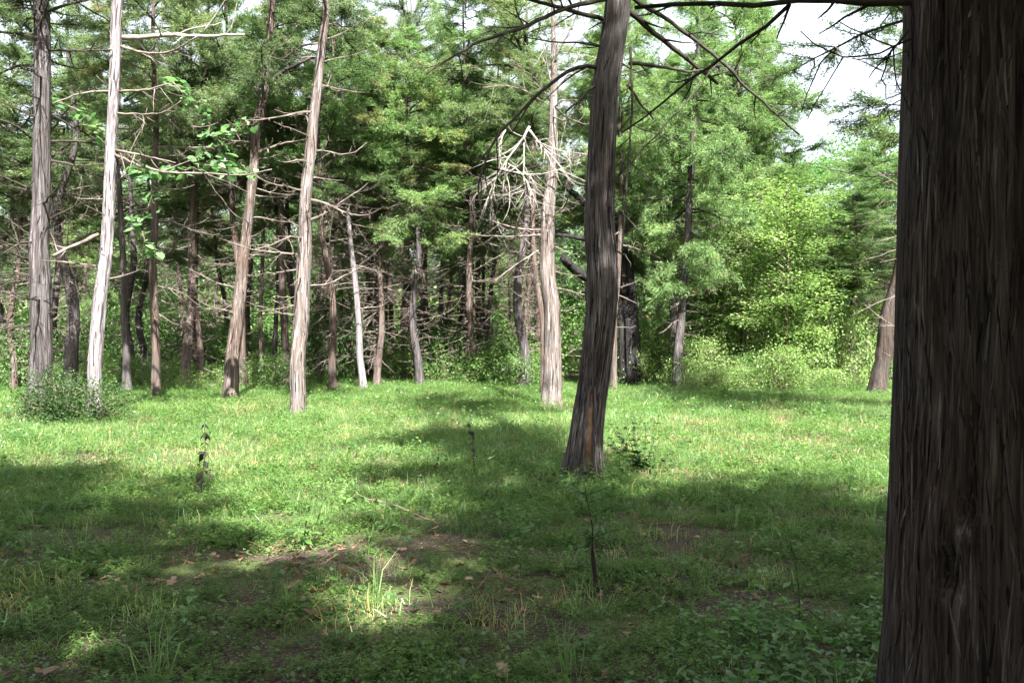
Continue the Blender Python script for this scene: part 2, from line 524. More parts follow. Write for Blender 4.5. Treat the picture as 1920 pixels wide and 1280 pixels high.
def crown_mesh(name, leafm, **kw):
    return cedar_crown(**kw).mesh(name, [leafm, M['limb_dark']])

R = np.random.default_rng(113)
CROWN = [crown_mesh('cedar_crown_a', M['cedar'], rmax=2.5, nb=56, seed=1.7),
         crown_mesh('cedar_crown_b', M['cedar'], rmax=2.8, nb=56, droop=0.16, gap=0.48, shape='full', seed=5.2),
         crown_mesh('cedar_crown_c', M['cedar'], rmax=2.2, nb=60, seed=9.1, gap=0.40),
         crown_mesh('cedar_crown_d', M['cedar'], rmax=2.7, nb=52, droop=0.10, gap=0.48, shape='spire', seed=14.4),
         crown_mesh('cedar_crown_e', M['cedar_bright'], rmax=2.6, nb=64, droop=0.2, gap=0.36, seed=21.4),
         crown_mesh('cedar_crown_f', M['cedar_bright'], rmax=2.4, nb=58, droop=0.12, gap=0.42, shape='full', seed=26.1),
         crown_mesh('cedar_crown_g', M['cedar'], rmax=2.7, nb=92, droop=0.12, gap=0.34, shape='full', seed=31.7)]

def twig_mesh(name, H, n, seed):
    """dead side branches on a trunk between 1 m and H"""
    mb = MB()
    for k in range(n):
        h = 0.9 + (H - 0.9) * (k + R.uniform()) / n
        az = R.uniform(0, 2 * math.pi)
        el = rad(R.normal() * 14 + 4)
        d0 = [math.cos(az) * math.cos(el), math.sin(az) * math.cos(el), math.sin(el)]
        L = R.uniform(0.35, 1.1) * (0.8 + 1.5 * min(h / 4, 1))
        bare_limb(mb, [0, 0, h], d0, L, 0.004 + 0.005 * L, sub=int(4 + 3 * L), grav=0.07, lift=0.12, sides=4)
    return mb.mesh(name, M['deadwood'])
TWIGS = [twig_mesh('bare_branches_%d' % i, 6.5, 60, i) for i in range(4)]

def trunk_verts(path, r, sides, flute=0.10, fs=2.2, flare=0.6, seed=0.0, fine=0.0, knots=0):
    path = np.asarray(path, float); n = len(path)
    r = np.asarray(r, float)
    t = norm(np.gradient(path, axis=0))
    a = norm(np.cross(t, np.array([0.0, 1.0, 0.0]))); b = np.cross(t, a)
    th = np.arange(sides) / sides * 2 * math.pi
    C, S = np.cos(th), np.sin(th)
    zz = path[:, 2] - path[0, 2]
    TH, Z = np.meshgrid(th, zz)
    base = np.stack([np.cos(TH) * fs + seed, np.sin(TH) * fs + seed * 1.7, Z * 0.35], -1)
    k = (vnoise(base) - 0.5) * 2 * flute + (vnoise(base * np.array([2.6, 2.6, 2.0])) - 0.5) * flute
    fl = flare * np.exp(-Z / 0.24) * (0.55 + 0.9 * vnoise(np.stack([np.cos(TH) * 1.9 + seed, np.sin(TH) * 1.9, Z * 0], -1)))
    if fine:
        g = np.stack([np.cos(TH) * 16 + seed, np.sin(TH) * 16, Z * 0.9], -1)
        g[..., 0] += (vnoise(np.stack([TH * 0 + Z * 1.5, np.cos(TH) * 3, np.sin(TH) * 3], -1)) - 0.5) * 1.5
        rid = 1 - np.abs(vnoise(g) - 0.5) * 2
        g2 = np.stack([np.cos(TH) * 44 + seed, np.sin(TH) * 44, Z * 2.2], -1)
        k = k + fine * (-(rid ** 3) * 0.9 + (vnoise(g2) - 0.5) * 0.55)
    for _ in range(int(knots)):
        kz, kt = R.uniform(0.5, min(7.0, zz[-1] * 0.6)), R.uniform(math.pi, 2 * math.pi)
        da = np.angle(np.exp(1j * (TH - kt)))
        g_ = (da / R.uniform(0.25, 0.5)) ** 2 + ((Z - kz) / R.uniform(0.07, 0.16)) ** 2
        k = k + 0.20 * np.exp(-g_) - R.choice([0.0, 0.35]) * np.exp(-g_ * 5)
    rr = r[:, None] * (1 + k + fl)
    v = path[:, None, :] + (a[:, None, :] * C[None, :, None] + b[:, None, :] * S[None, :, None]) * rr[..., None]
    return v

def bark_strips(v, path, count, z0, z1, wd, ln, lift):
    """loose fibrous strips lying along a trunk's surface"""
    s = MB()
    zz = path[:, 2]
    i0, i1 = np.searchsorted(zz, z0), np.searchsorted(zz, z1)
    step = (zz[min(i0 + 5, len(zz) - 1)] - zz[i0]) / 5
    sides = v.shape[1]
    for _ in range(count):
        zi = int(R.uniform(i0, i1 - 3)); ti = int(R.uniform(0, sides))
        if v[zi, ti, 1] - path[zi, 1] > 0.04:
            continue
        n = max(3, int(R.uniform(*ln) / step)); zi2 = min(zi + n, i1)
        idx = np.unique(np.linspace(zi, zi2 - 1, 8).astype(int))
        if len(idx) < 3:
            continue
        sg = v[idx, ti].copy()
        nr = sg - path[idx]; nr[:, 2] = 0; nr = norm(nr)
        f = np.linspace(-1, 1, len(sg))
        lf = lift[0] + R.uniform(0, lift[1]) * np.clip(f * R.choice([-1, 1]), 0, 1) ** 2
        sg = sg + nr * lf[:, None]
        tg = norm(np.cross(nr, [0, 0, 1]))
        w_ = R.uniform(*wd)
        taper = ((1 - 0.7 * np.abs(f) ** 3) * w_ * R.uniform(0.7, 1.2, len(sg)))[:, None]
        sl = tg * (R.normal() * 0.012 * f + np.cumsum(R.normal(size=len(sg))) * 0.0012)[:, None]
        c = nr * (w_ * 0.35)
        a_, m_, b_ = sg - tg * taper + sl, sg + sl + c, sg + tg * taper + sl
        k = len(sg)
        vv = np.stack([a_, m_, b_], 1).reshape(-1, 3)
        ii = np.arange(k - 1)[:, None] * 3
        qq = np.concatenate([np.concatenate([ii, ii + 1, ii + 4, ii + 3], 1), np.concatenate([ii + 1, ii + 2, ii + 5, ii + 4], 1)])
        s.add(vv, qq, None, float(np.clip(0.5 + R.normal() * 0.28, 0.10, 1.2)))
    return s

def trunk_mesh(name, path, r, mat, sides=20, v=None, **kw):
    v = trunk_verts(path, r, sides, **kw) if v is None else v
    n = len(path)
    i = np.arange(n - 1)[:, None] * sides
    j = np.arange(sides)[None, :]; k = (j + 1) % sides
    q = np.stack([i + j, i + k, i + sides + k, i + sides + j], -1).reshape(-1, 4)
    mb = MB(); mb.add(v.reshape(-1, 3), q)
    return mb.mesh(name, mat, True)

def interp_path(pts, rs, step):
    pts = np.asarray(pts, float); rs = np.asarray(rs, float)
    z = pts[:, 2]
    zs = np.arange(z[0], z[-1], step)
    zs = np.append(zs, z[-1])
    # smooth (monotone in z) interpolation
    def sm(y):
        m = np.gradient(y, z)
        i = np.clip(np.searchsorted(z, zs, side='right') - 1, 0, len(z) - 2)
        h = z[i + 1] - z[i]; t = (zs - z[i]) / h
        return ((2 * t**3 - 3 * t**2 + 1) * y[i] + (t**3 - 2 * t**2 + t) * h * m[i]
                + (-2 * t**3 + 3 * t**2) * y[i + 1] + (t**3 - t**2) * h * m[i + 1])
    return np.stack([sm(pts[:, 0]), sm(pts[:, 1]), zs], -1), np.interp(zs, z, rs)

def at_height(path, h):
    i = int(np.clip(np.searchsorted(path[:, 2], h), 1, len(path) - 1))
    f = (h - path[i - 1, 2]) / max(path[i, 2] - path[i - 1, 2], 1e-6)
    return path[i - 1] * (1 - f) + path[i] * f

def hero_tree(label, d, pts, H, crown=None, cb=6.0, cs=1.0, mat='bark', limbs=10, lz=(1.2, 6.5), lim_mat='deadwood',
              ll=(0.5, 1.6), name='cedar_tree', sides=24, step=0.12, rz=None, depth_lean=0.0, group=None, strips=0, **kw):
    """pts: (px, py, width px) from base upward, all read at distance d"""
    x0 = (pts[0][0] - 960) / F * d
    z0 = gz(x0, d) - 0.12
    P3, r3 = [], []
    for k, (px, py, wd) in enumerate(pts):
        p = P(px, py, d)
        if k == 0:
            p[2] = z0
        p[1] += depth_lean * (p[2] - z0)
        P3.append(p); r3.append(wd / F * d / 2 * 0.86)
    top = P3[-1]
    dirv = norm(P3[-1] - P3[-2])
    tip = top + norm(dirv + np.array([0, 0, 0.8])) * max(H - top[2], 0.5)
    P3.append(top * 0.5 + tip * 0.5); r3.append(r3[-1] * 0.62)
    P3.append(tip); r3.append(0.02)
    P3 = np.array(P3) - np.array([x0, d, z0])
    path, rr = interp_path(P3, r3, step)
    # natural small crookedness
    zz = path[:, 2]
    path[:, 0] += (vnoise(np.stack([zz * 0.9, zz * 0 + x0, zz * 0], -1)) - 0.5) * 0.13 * np.clip(zz, 0, 1)
    path[:, 1] += (vnoise(np.stack([zz * 0.9, zz * 0 + x0, zz * 0 + 9], -1)) - 0.5) * 0.07 * np.clip(zz, 0, 1)
    root = thing(name, label, 'tree', (x0, d, z0), group=group)
    FEET.append((x0, d, r3[0] * 1.2 + 0.05))
    tv = trunk_verts(path, rr, sides, seed=float(abs(x0) * 3.1), knots=9 if sides > 30 else 5, **kw)
    obj('trunk', trunk_mesh('trunk', path, rr, M[mat], sides, v=tv), root)
    if strips:
        q_ = d / 10.0
        so_ = obj('bark_strips', bark_strips(tv, path, strips, 0.1, min(EYE + 0.4 * d, H - 3), (0.003 * (1 + q_), 0.006 * (1 + q_)), (0.2, 0.8), (0.001, 0.014)).mesh('bark_strips', M[mat], True), root)
        so_['kind'] = 'stuff'
    if crown is not None:
        cbp = at_height(path, cb); tp = path[-1]
        ax = Vector(tp - cbp)
        qt = Vector((0, 0, 1)).rotation_difference(ax)
        rzz = R.uniform(0, 6.28) if rz is None else rz
        o = obj('crown', CROWN[crown], root, Vector(cbp))
        o.rotation_mode = 'QUATERNION'
        o.rotation_quaternion = qt @ Matrix.Rotation(rzz, 3, 'Z').to_quaternion()
        o.scale = (cs, cs, ax.length / 10.0)
    for k in range(limbs):
        h = lz[0] + (lz[1] - lz[0]) * (k + R.uniform()) / limbs
        c = at_height(path, h)
        az = R.uniform(0, 2 * math.pi)
        el = rad(R.normal() * 12 + 6)
        L = R.uniform(*ll) * (0.6 + 0.4 * min(h / 4, 1.2))
        mb = MB()
        bare_limb(mb, [0, 0, 0], [math.cos(az) * math.cos(el), math.sin(az) * math.cos(el), math.sin(el)], L, 0.008 + 0.009 * L, sub=int(4 + 4 * L), grav=0.08, lift=0.12)
        obj('limb', mb.mesh('limb', M[lim_mat]), root, Vector(c))
    return root, path

def limb_px(root, label_mat, pts, d, w0, w1, sub=8, name='limb', dd=0.0, spread=0.9, tw=True, sl=(0.15, 0.4), bias=0.0):
    """a limb drawn through photograph points at distance d (dd adds depth along it)"""
    Pp = np.array([P(x, y, d + dd * k / max(len(pts) - 1, 1)) for k, (x, y) in enumerate(pts)])
    s = np.concatenate([[0], np.cumsum(np.linalg.norm(np.diff(Pp, axis=0), axis=1))])
    n = max(8, int(s[-1] / 0.12))
    u = np.linspace(0, s[-1], n)
    path = np.stack([np.interp(u, s, Pp[:, k]) for k in range(3)], -1)
    for _ in range(3):
        path[1:-1] = (path[:-2] + path[1:-1] * 2 + path[2:]) / 4
    path[1:-1] += R.normal(size=(n - 2, 3)) * 0.006
    base = np.array(root.location) if root is not None else path[0].copy()
    path = path - base
    rr = np.linspace(w0 / F * d / 2, w1 / F * d / 2, n)
    mb = MB()
    tube(mb, path, rr, 7, 0.5)
    L = s[-1]
    for k in range(sub):
        f = R.uniform(0.1, 0.98)
        i = min(int(f * (n - 1)), n - 2)
        bd = norm(path[i + 1] - path[i])
        sdv = norm(bd * 0.7 + rdir(1)[0] * spread + np.array([0, 0, bias]))
        bare_limb(mb, path[i], sdv, L * R.uniform(*sl), rr[i] * 0.5, sub=(5 if bias else 3) if tw else 0, sides=4, tw=False)
    return obj(name, mb.mesh(name, M[label_mat], True), root), path + base

R = np.random.default_rng(101)
# ======================================================================= trees one can tell apart
FEET = [(1.78, 3.35, 0.42)]

# the big trunk close by on the right
def near_cedar():
    d = 3.35
    x0 = (1842 - 960) / F * d
    z0 = gz(x0, d) - 0.1
    root = thing('cedar_tree', 'huge dark shaggy cedar trunk close by, filling the right edge of the view', 'tree', (x0, d, z0))
    zs = np.concatenate([np.arange(0, 4.2, 0.012), np.linspace(4.3, 10.5, 30)])
    r = np.interp(zs, [0, 0.25, 0.9, 2.0, 3.2, 4.2, 7, 10.5], [0.372, 0.352, 0.336, 0.322, 0.314, 0.30, 0.2, 0.03])
    path = np.stack([np.interp(zs, [0, 4, 10.5], [0, 0.05, 0.35]), zs * 0.005, zs], -1)
    sides = 300
    v = trunk_verts(path, r, sides, flute=0.075, fs=2.0, flare=0.10, seed=4.4, fine=0.045)
    # knots: swellings round two old branch scars
    def knot(px, py, amp, sw):
        pz = EYE + (HY - py) / F * (d - 0.3) - z0
        ang_x = (px - 960) / F * (d - 0.3) - x0
        c = np.array([ang_x, -math.sqrt(max(0.33**2 - ang_x**2, 0.01)), pz])
        dist2 = ((v - c) ** 2 * np.array([1, 1, 0.45])).sum(-1)
        nrm = v - path[:, None, :]
        nrm = nrm / np.linalg.norm(nrm, axis=-1, keepdims=True)
        ring = np.exp(-dist2 / sw**2) - 2.6 * np.exp(-dist2 / (sw * 0.5)**2)
        v[...] = v + nrm * (amp * ring)[..., None]
        return c
    k1 = knot(1822, 962, 0.034, 0.085)
    k2 = knot(1800, 1085, 0.046, 0.11)
    n = len(zs)
    i = np.arange(n - 1)[:, None] * sides
    j = np.arange(sides)[None, :]; k = (j + 1) % sides
    q = np.stack([i + j, i + k, i + sides + k, i + sides + j], -1).reshape(-1, 4)
    mb = MB(); mb.add(v.reshape(-1, 3), q)
    obj('trunk', mb.mesh('trunk', M['bark_big'], True), root)
    # sawn-off branch stubs in the knots
    for c, rr_ in ((k1, 0.034), (k2, 0.040)):
        s = MB()
        dirn = norm(np.array([c[0], c[1], 0.0]) + np.array([0, 0, -0.04]))
        pth = np.array([c - dirn * 0.13, c - dirn * 0.09, c - dirn * 0.062, c - dirn * 0.055])
        tube(s, pth, np.array([rr_, rr_, rr_ * 0.92, rr_ * 0.5]), 16)
        obj('branch_stub', s.mesh('branch_stub', M['bark_big'], True), root)
    # loose fibrous strips of bark
    o = obj('bark_strips', bark_strips(v, path, 3600, 0.05, 3.4, (0.002, 0.0065), (0.08, 0.5), (0.001, 0.016)).mesh('bark_strips', M['bark_big'], True), root)
    o['kind'] = 'stuff'
    cro = obj('crown', CROWN[6], root, (0.1, 0, 4.6), (0.03, 0.02, 1.1), (0.72, 0.72, 0.90))
    # limbs that cross the top right of the view
    limb_px(root, 'limb_dark', [(1705, 6), (1600, 9), (1480, 8), (1330, 8), (1190, 16)], 3.25, 13, 7, 5, dd=-0.15, sl=(0.1, 0.25))
    limb_px(root, 'limb_dark', [(1480, 10), (1400, 70), (1310, 140), (1230, 195), (1165, 250)], 3.2, 8, 3, 4, dd=0.3, sl=(0.1, 0.2))
    limb_px(root, 'limb_dark', [(1700, 60), (1660, 110), (1645, 140), (1660, 185)], 3.3, 5, 2, 4, sl=(0.2, 0.5))
    limb_px(root, 'limb_dark', [(1705, 75), (1640, 100), (1590, 120), (1540, 100), (1500, 60)], 3.3, 4, 2, 4, dd=-0.2, sl=(0.2, 0.5))
    return root
near_cedar()

# the dark cedar in the middle
t2, p2 = hero_tree('dark leaning cedar in mid view with a bare orange scar at its foot', 10.2,
    [(1090, 893, 68), (1099, 800, 68), (1113, 680, 66), (1124, 500, 67), (1136, 300, 61), (1146, 130, 56), (1155, 0, 52)], 14.3,
    crown=1, cb=8.2, cs=0.8, mat='bark_mid', strips=900, limbs=0, sides=64, step=0.03, flare=0.95, flute=0.09, fine=0.035)
for pts, w0, w1, sub, dd in [
    ([(1140, 128), (1085, 122), (1040, 150), (975, 210), (925, 260), (897, 330), (893, 365), (900, 385)], 8.5, 3, 8, -0.6),
    ([(1140, 0), (1060, 15), (985, 52), (900, 80), (850, 105), (800, 140)], 10, 3, 9, -1.2),
    ([(1140, 42), (1080, 25), (1020, 8), (960, -8)], 9, 6, 3, -0.5),
    ([(1150, 90), (1090, 82), (1030, 78), (985, 72)], 5, 2, 6, -0.3),
    ([(1130, 170), (1115, 150), (1090, 190), (1060, 212)], 6, 3, 4, -0.4),
    ([(1165, 10), (1220, 60), (1290, 115), (1345, 158)], 12, 7, 6, 0.7),
    ([(1170, -10), (1260, 45), (1340, 105), (1415, 180), (1498, 253)], 9, 4, 6, 0.9),
    ([(1180, 120), (1230, 125), (1300, 140), (1360, 120)], 8, 3, 6, 0.6),
    ([(1175, 160), (1205, 200), (1225, 225)], 6, 3, 4, 0.3),
    ([(1182, 90), (1187, 180), (1180, 280), (1172, 390), (1166, 470)], 5, 3, 9, -0.25),
    ([(1160, 330), (1215, 270), (1290, 190), (1345, 120)], 4, 2, 5, 0.3),
    ([(1160, 395), (1185, 420), (1210, 437)], 5, 2, 2, -0.1),
    ([(1155, 470), (1175, 480), (1182, 500)], 4, 2, 1, -0.1)]:
    limb_px(t2, 'limb_dark', pts, 10.2, w0, w1, sub, dd=dd, sl=(0.12, 0.34))
# the bare scar: a tapering tongue of orange wood set in the bark
def scar():
    mb = MB()
    n = 16
    rows = []
    for k in range(n):
        f = k / (n - 1)
        py = 882 - f * 160
        cx = 1099 + f * 8
        c = P(cx, py, 10.2) - np.array(t2.location)
        hw = (0.042 * math.sin(math.pi * min(1, 0.16 + f * 0.84)) ** 0.6 + 0.006)
        rad2 = 0.215 + 0.16 * math.exp(-(c[2]) / 0.25)
        ax = at_height(p2, c[2])
        row = []
        for s_ in np.linspace(-1, 1, 7):
            x = c[0] + hw * s_
            dx = x - ax[0]
            y = ax[1] - math.sqrt(max(rad2**2 - dx * dx, 0.0004)) - 0.006 * (1 - abs(s_) ** 3) - 0.002
            row.append([x, y, c[2]])
        rows.append(row)
    v = np.array(rows).reshape(-1, 3)
    i = np.arange(n - 1)[:, None] * 7 + np.arange(6)[None, :]
    q = np.stack([i, i + 1, i + 8, i + 7], -1).reshape(-1, 4)
    mb.add(v, q)
    o = obj('bare_wood_scar', mb.mesh('bare_wood_scar', M['barewood'], True), t2)
    v3 = v.reshape(n, 7, 3)
    for e in (0, 6):
        lp = MB()
        pe = v3[:, e] + np.array([0, -0.012, 0]) + R.normal(size=(n, 3)) * 0.004
        tube(lp, pe, 0.020 * R.uniform(0.7, 1.3, n), 7)
        obj('bark_lip', lp.mesh('bark_lip', M['bark_mid'], True), o)
    o['label'] = 'tongue of bare orange wood where the bark is gone'
scar()

t3, p3 = hero_tree('sunlit cedar with a knotty flared trunk just left of the dark mid-view cedar', 20.2,
    [(1035, 765, 44), (1034, 690, 39), (1031, 600, 36), (1030, 500, 33), (1032, 400, 29), (1034, 300, 22), (1035, 210, 17), (1035, 120, 12)], 11.0,
    crown=None, strips=450, mat='bark_tan', limbs=9, lz=(2.6, 7.5), ll=(0.7, 1.8), sides=48, step=0.05, flare=0.5, flute=0.14, fine=0.03)
for pts, w0, w1, sub in [
    ([(1032, 130), (1050, 90), (1078, 40), (1095, -20)], 5, 3, 8),
    ([(1035, 160), (1020, 110), (1035, 60), (1060, 20)], 4, 2, 9),
    ([(1035, 180), (1075, 130), (1100, 60), (1090, 20)], 4, 2, 9),
    ([(1030, 200), (985, 170), (950, 160), (905, 165)], 3, 1.5, 9),
    ([(1030, 190), (1000, 140), (965, 130)], 3, 1.5, 9),
    ([(1035, 205), (1060, 185), (1085, 190)], 3, 1.5, 9)]:
    o, _ = limb_px(t3, 'bleached' if w0 >= 4 else 'deadwood', pts, 20.2, w0 * 0.8, w1 * 0.8, sub, dd=-0.8, sl=(0.25, 0.6))
    o['label'] = 'bleached dead upper limb'
for pts, w0, w1, sub in [([(1020, 440), (950, 445), (870, 440)], 5, 2, 6), ([(1020, 432), (970, 430), (915, 412)], 5, 2, 6), ([(1010, 470), (960, 500), (925, 530)], 4, 2, 5)]:
    limb_px(t3, 'deadwood', pts, 20.2, w0, w1, sub, dd=-0.6)

t4, p4 = hero_tree('pale sunlit cedar standing alone at the front of the left trunks', 17.2,
    [(556, 788, 34), (560, 700, 33), (566, 600, 33), (570, 480, 30), (575, 380, 26), (585, 260, 22), (597, 130, 19), (608, 20, 16)], 14.0,
    crown=3, cb=7.6, cs=0.72, strips=450, mat='bark_tan', limbs=30, lz=(2.0, 8.0), ll=(0.6, 1.9), sides=40, step=0.05, flare=0.12, flute=0.09, fine=0.03)
t5, p5 = hero_tree('leaning brown cedar with a shadowed middle, left of the lone pale cedar', 21.8,
    [(430, 754, 34), (437, 700, 31), (449, 600, 28), (460, 480, 24), (470, 380, 20), (484, 260, 19), (497, 130, 16), (508, 20, 14)], 15.0,
    crown=0, cb=7.8, cs=1.0, strips=450, mat='bark_red', limbs=28, lz=(2.2, 9.4), ll=(0.6, 1.8), sides=36, step=0.06, flare=0.3, flute=0.10, fine=0.03)
limb_px(t5, 'limb_dark', [(500, 160), (530, 135), (565, 118), (600, 105)], 21.8, 9, 4, 8, dd=-0.4)
limb_px(t5, 'deadwood', [(478, 290), (520, 272), (575, 262)], 21.8, 6, 2, 8, dd=-0.4)

t6, p6 = hero_tree('smooth silvery white leaning trunk, brightest of the left group', 17.0,
    [(177, 775, 30), (181, 700, 29), (187, 600, 28), (194, 500, 26), (202, 380, 23), (212, 220, 23), (219, 110, 22), (226, 0, 22)], 12.5,
    crown=2, cb=9.4, cs=0.7, strips=450, mat='bark_pale', limbs=6, lz=(2.5, 5), ll=(0.5, 1.2), sides=40, step=0.05, flare=0.22, flute=0.08, fine=0.02)
for pts, w0, w1, sub in [
    ([(232, 72), (290, 70), (320, 66), (380, 70), (460, 66)], 10, 4, 7),
    ([(228, 88), (255, 98), (285, 103), (330, 98), (370, 70)], 6, 2, 8),
    ([(224, 173), (275, 170), (320, 158)], 5, 3, 5),
    ([(210, 172), (150, 175), (100, 195)], 4, 2, 5),
    ([(218, 213), (270, 215), (310, 215), (340, 190)], 4, 2, 6),
    ([(215, 290), (260, 312), (320, 325), (380, 325), (460, 330), (510, 318)], 6, 2, 8),
    ([(218, 282), (270, 292), (330, 306)], 5, 2, 7),
    ([(185, 440), (150, 455), (100, 480)], 8, 5, 3)]:
    limb_px(t6, 'bleached' if w0 > 8 else 'deadwood', pts, 17.0, w0, w1, sub, dd=-0.7)

t7, p7 = hero_tree('thick grey fluted cedar at the far left above the dark bush', 17.4,
    [(70, 790, 50), (73, 700, 46), (78, 600, 43), (78, 480, 39), (76, 380, 37), (77, 260, 36), (79, 130, 33), (80, 0, 30)], 14.5,
    crown=3, cb=7.6, cs=0.95, strips=450, mat='bark', limbs=34, lz=(1.8, 8.5), ll=(0.8, 2.4), lim_mat='limb_dark', sides=48, step=0.05, flare=0.3, flute=0.13, fine=0.03)
for pts, w0, w1 in [([(60, 60), (30, 20), (0, 0)], 6, 3), ([(65, 30), (130, 10), (190, -5)], 7, 4), ([(58, 355), (25, 340), (0, 330)], 5, 3), ([(60, 260), (30, 235), (0, 225)], 5, 3), ([(58, 490), (30, 478), (0, 462)], 4, 3), ([(95, 95), (150, 97), (210, 95)], 5, 3)]:
    limb_px(t7, 'limb_dark', pts, 17.4, w0, w1, 7, dd=-0.6)

hero_tree('slim dark trunk behind the silvery white one, a pale stem climbing beside it', 23.2,
    [(239, 747, 22), (238, 690, 17), (236, 600, 14), (229, 480, 12), (223, 380, 11), (221, 250, 10), (222, 100, 9)], 13.0, crown=2, cb=7.5, cs=0.8, mat='bark', limbs=14, lz=(2, 8), ll=(0.5, 1.6), step=0.08)
t9, p9 = hero_tree('straight red-brown trunk between the silvery trunk and the leaning brown cedar', 21.6,
    [(293, 753, 21), (291, 690, 18), (290, 600, 17), (288, 480, 16), (288, 380, 14), (290, 250, 12), (290, 120, 10)], 13.5, crown=0, cb=6.8, cs=0.85, mat='bark_dark', limbs=28, lz=(2, 8.5), ll=(0.6, 2.0), step=0.08, flare=0.25)
hero_tree('dark trunk standing directly behind the foot of the leaning brown cedar', 27.0,
    [(457, 730, 20), (455, 650, 17), (452, 560, 15), (438, 430, 12), (432, 300, 10)], 14.0, crown=3, cb=6.2, cs=0.9, mat='bark_dark', limbs=12, lz=(2, 7.5), step=0.1)
hero_tree('thin dark trunk leaning left under the shade left of the leaning brown cedar', 26.6,
    [(377, 732, 14), (374, 650, 12), (369, 580, 11), (363, 480, 10), (361, 380, 9)], 13.0, crown=2, cb=6.0, cs=0.8, mat='bark_dark', limbs=14, lz=(1.6, 7), step=0.1)
hero_tree('slender sunlit trunk bowed left at the far edge of the grass', 26.5,
    [(682, 722, 17), (677, 660, 14), (670, 580, 12), (662, 500, 11), (656, 440, 9), (650, 340, 8)], 12.0, crown=2, cb=7.4, cs=0.6, mat='bark_pale', limbs=18, lz=(2, 7.5), ll=(0.4, 1.5), step=0.1, flare=0.15)
hero_tree('reddish trunk shedding ragged bark, half hidden behind the lone pale cedar', 27.5,
    [(540, 728, 18), (538, 650, 16), (533, 560, 16), (530, 470, 14), (527, 370, 12), (524, 250, 10)], 13.5, crown=3, cb=6.4, cs=0.85, mat='bark_red', limbs=16, lz=(1.5, 7), ll=(0.5, 1.5), step=0.1)
hero_tree('thin grey trunk in the gap between leaning and lone cedars', 28.8,
    [(515, 724, 11), (518, 640, 10), (520, 560, 9), (522, 450, 9), (518, 330, 8)], 12.0, crown=2, cb=6.0, cs=0.7, mat='bark', limbs=14, lz=(1.5, 6.5), ll=(0.4, 1.3), step=0.1)
hero_tree('thin brown pole trunk right of the leaning brown cedar', 27.8,
    [(494, 728, 10), (491, 640, 9), (489, 560, 8), (492, 450, 8)], 12.0, crown=2, cb=6.2, cs=0.7, mat='bark_red', limbs=12, lz=(1.5, 6.5), ll=(0.4, 1.3), step=0.1)
hero_tree('straight olive-brown trunk behind the slender sunlit bowed one', 34.0,
    [(692, 705, 12), (691, 600, 10), (689, 500, 10), (687, 400, 9)], 14.0, crown=0, cb=6.4, cs=0.9, mat='bark', limbs=14, lz=(1.5, 7), step=0.1)
hero_tree('dark upright trunk in the deep shade right of the bowed sunlit one', 35.0,
    [(733, 702, 11), (732, 600, 10), (728, 500, 9), (722, 400, 9)], 14.0, crown=3, cb=6.4, cs=0.9, mat='bark_dark', limbs=12, lz=(1.5, 7), step=0.1)
hero_tree('straight dark trunk, thickest in the shaded middle of the far row', 34.5,
    [(759, 704, 15), (760, 600, 14), (762, 500, 13), (764, 400, 12)], 15.0, crown=1, cb=6.0, cs=0.95, mat='bark_dark', limbs=16, lz=(1.5, 7), step=0.1)
hero_tree('far trunk with a pale foot, forking thinly in the shaded middle', 34.0,
    [(830, 704, 12), (828, 620, 11), (826, 540, 10), (833, 440, 9)], 13.0, crown=2, cb=6.2, cs=0.85, mat='bark', limbs=16, lz=(1.3, 7), step=0.1)
hero_tree('thin dark trunk leaning right in the shaded middle of the far row', 36.0,
    [(856, 700, 9), (860, 630, 9), (870, 560, 8), (880, 480, 7)], 13.0, crown=2, cb=6.4, cs=0.8, mat='bark_dark', limbs=12, lz=(1.5, 7), step=0.1)
hero_tree('grey trunk rising from the bushes left of the sunlit knotty cedar', 33.0,
    [(912, 705, 12), (914, 640, 11), (919, 560, 10), (925, 480, 9), (928, 400, 8)], 12.5, crown=3, cb=6.2, cs=0.9, mat='bark', limbs=18, lz=(1.5, 7), ll=(0.6, 2.0), step=0.1)
hero_tree('slim trunk tight behind the sunlit knotty cedar', 24.0,
    [(1018, 742, 12), (1016, 640, 12), (1010, 540, 12), (1003, 450, 11), (1000, 380, 9)], 9.0, crown=2, cb=6.0, cs=0.6, mat='bark_red', limbs=14, lz=(1.5, 6), step=0.1)
hero_tree('thin brown trunk just to the right of the dark mid-view cedar', 25.5,
    [(1149, 737, 15), (1153, 640, 12), (1157, 540, 11), (1160, 440, 10)], 12.0, crown=5, cb=6.5, cs=0.7, mat='bark_red', limbs=12, lz=(1.5, 6), step=0.1)
hero_tree('cedar with a dark flared foot and fresh drooping foliage right of mid view', 25.2,
    [(1268, 738, 25), (1273, 670, 20), (1277, 600, 18), (1283, 500, 17), (1292, 400, 15), (1298, 300, 13)], 12.5, crown=4, cb=2.7, cs=0.95, mat='bark', limbs=14, lz=(1.2, 5), ll=(0.6, 1.5), step=0.08, flare=0.3)
hero_tree('thin pale dead pole right of the blackened snag', 30.0,
    [(1238, 720, 10), (1237, 640, 9), (1233, 540, 8), (1230, 460, 6)], 5.5, crown=None, mat='bark_pale', limbs=12, lz=(1, 4.5), ll=(0.4, 1.2), step=0.1)
hero_tree('pale trunk half hidden behind fresh green foliage right of mid view', 31.0,
    [(1340, 722, 16), (1338, 640, 14), (1334, 560, 13), (1330, 470, 11), (1328, 400, 9)], 10.5, crown=5, cb=3.2, cs=0.9, mat='bark_pale', limbs=10, lz=(1, 4), step=0.1)
hero_tree('dark trunk leaning right, seen just left of the huge near trunk', 24.2,
    [(1645, 742, 40), (1650, 690, 33), (1662, 620, 32), (1678, 540, 30), (1696, 450, 28), (1720, 330, 24)], 14.0, crown=1, cb=8.5, cs=0.75, mat='bark_big', limbs=10, lz=(2, 6), step=0.08, flare=0.3)

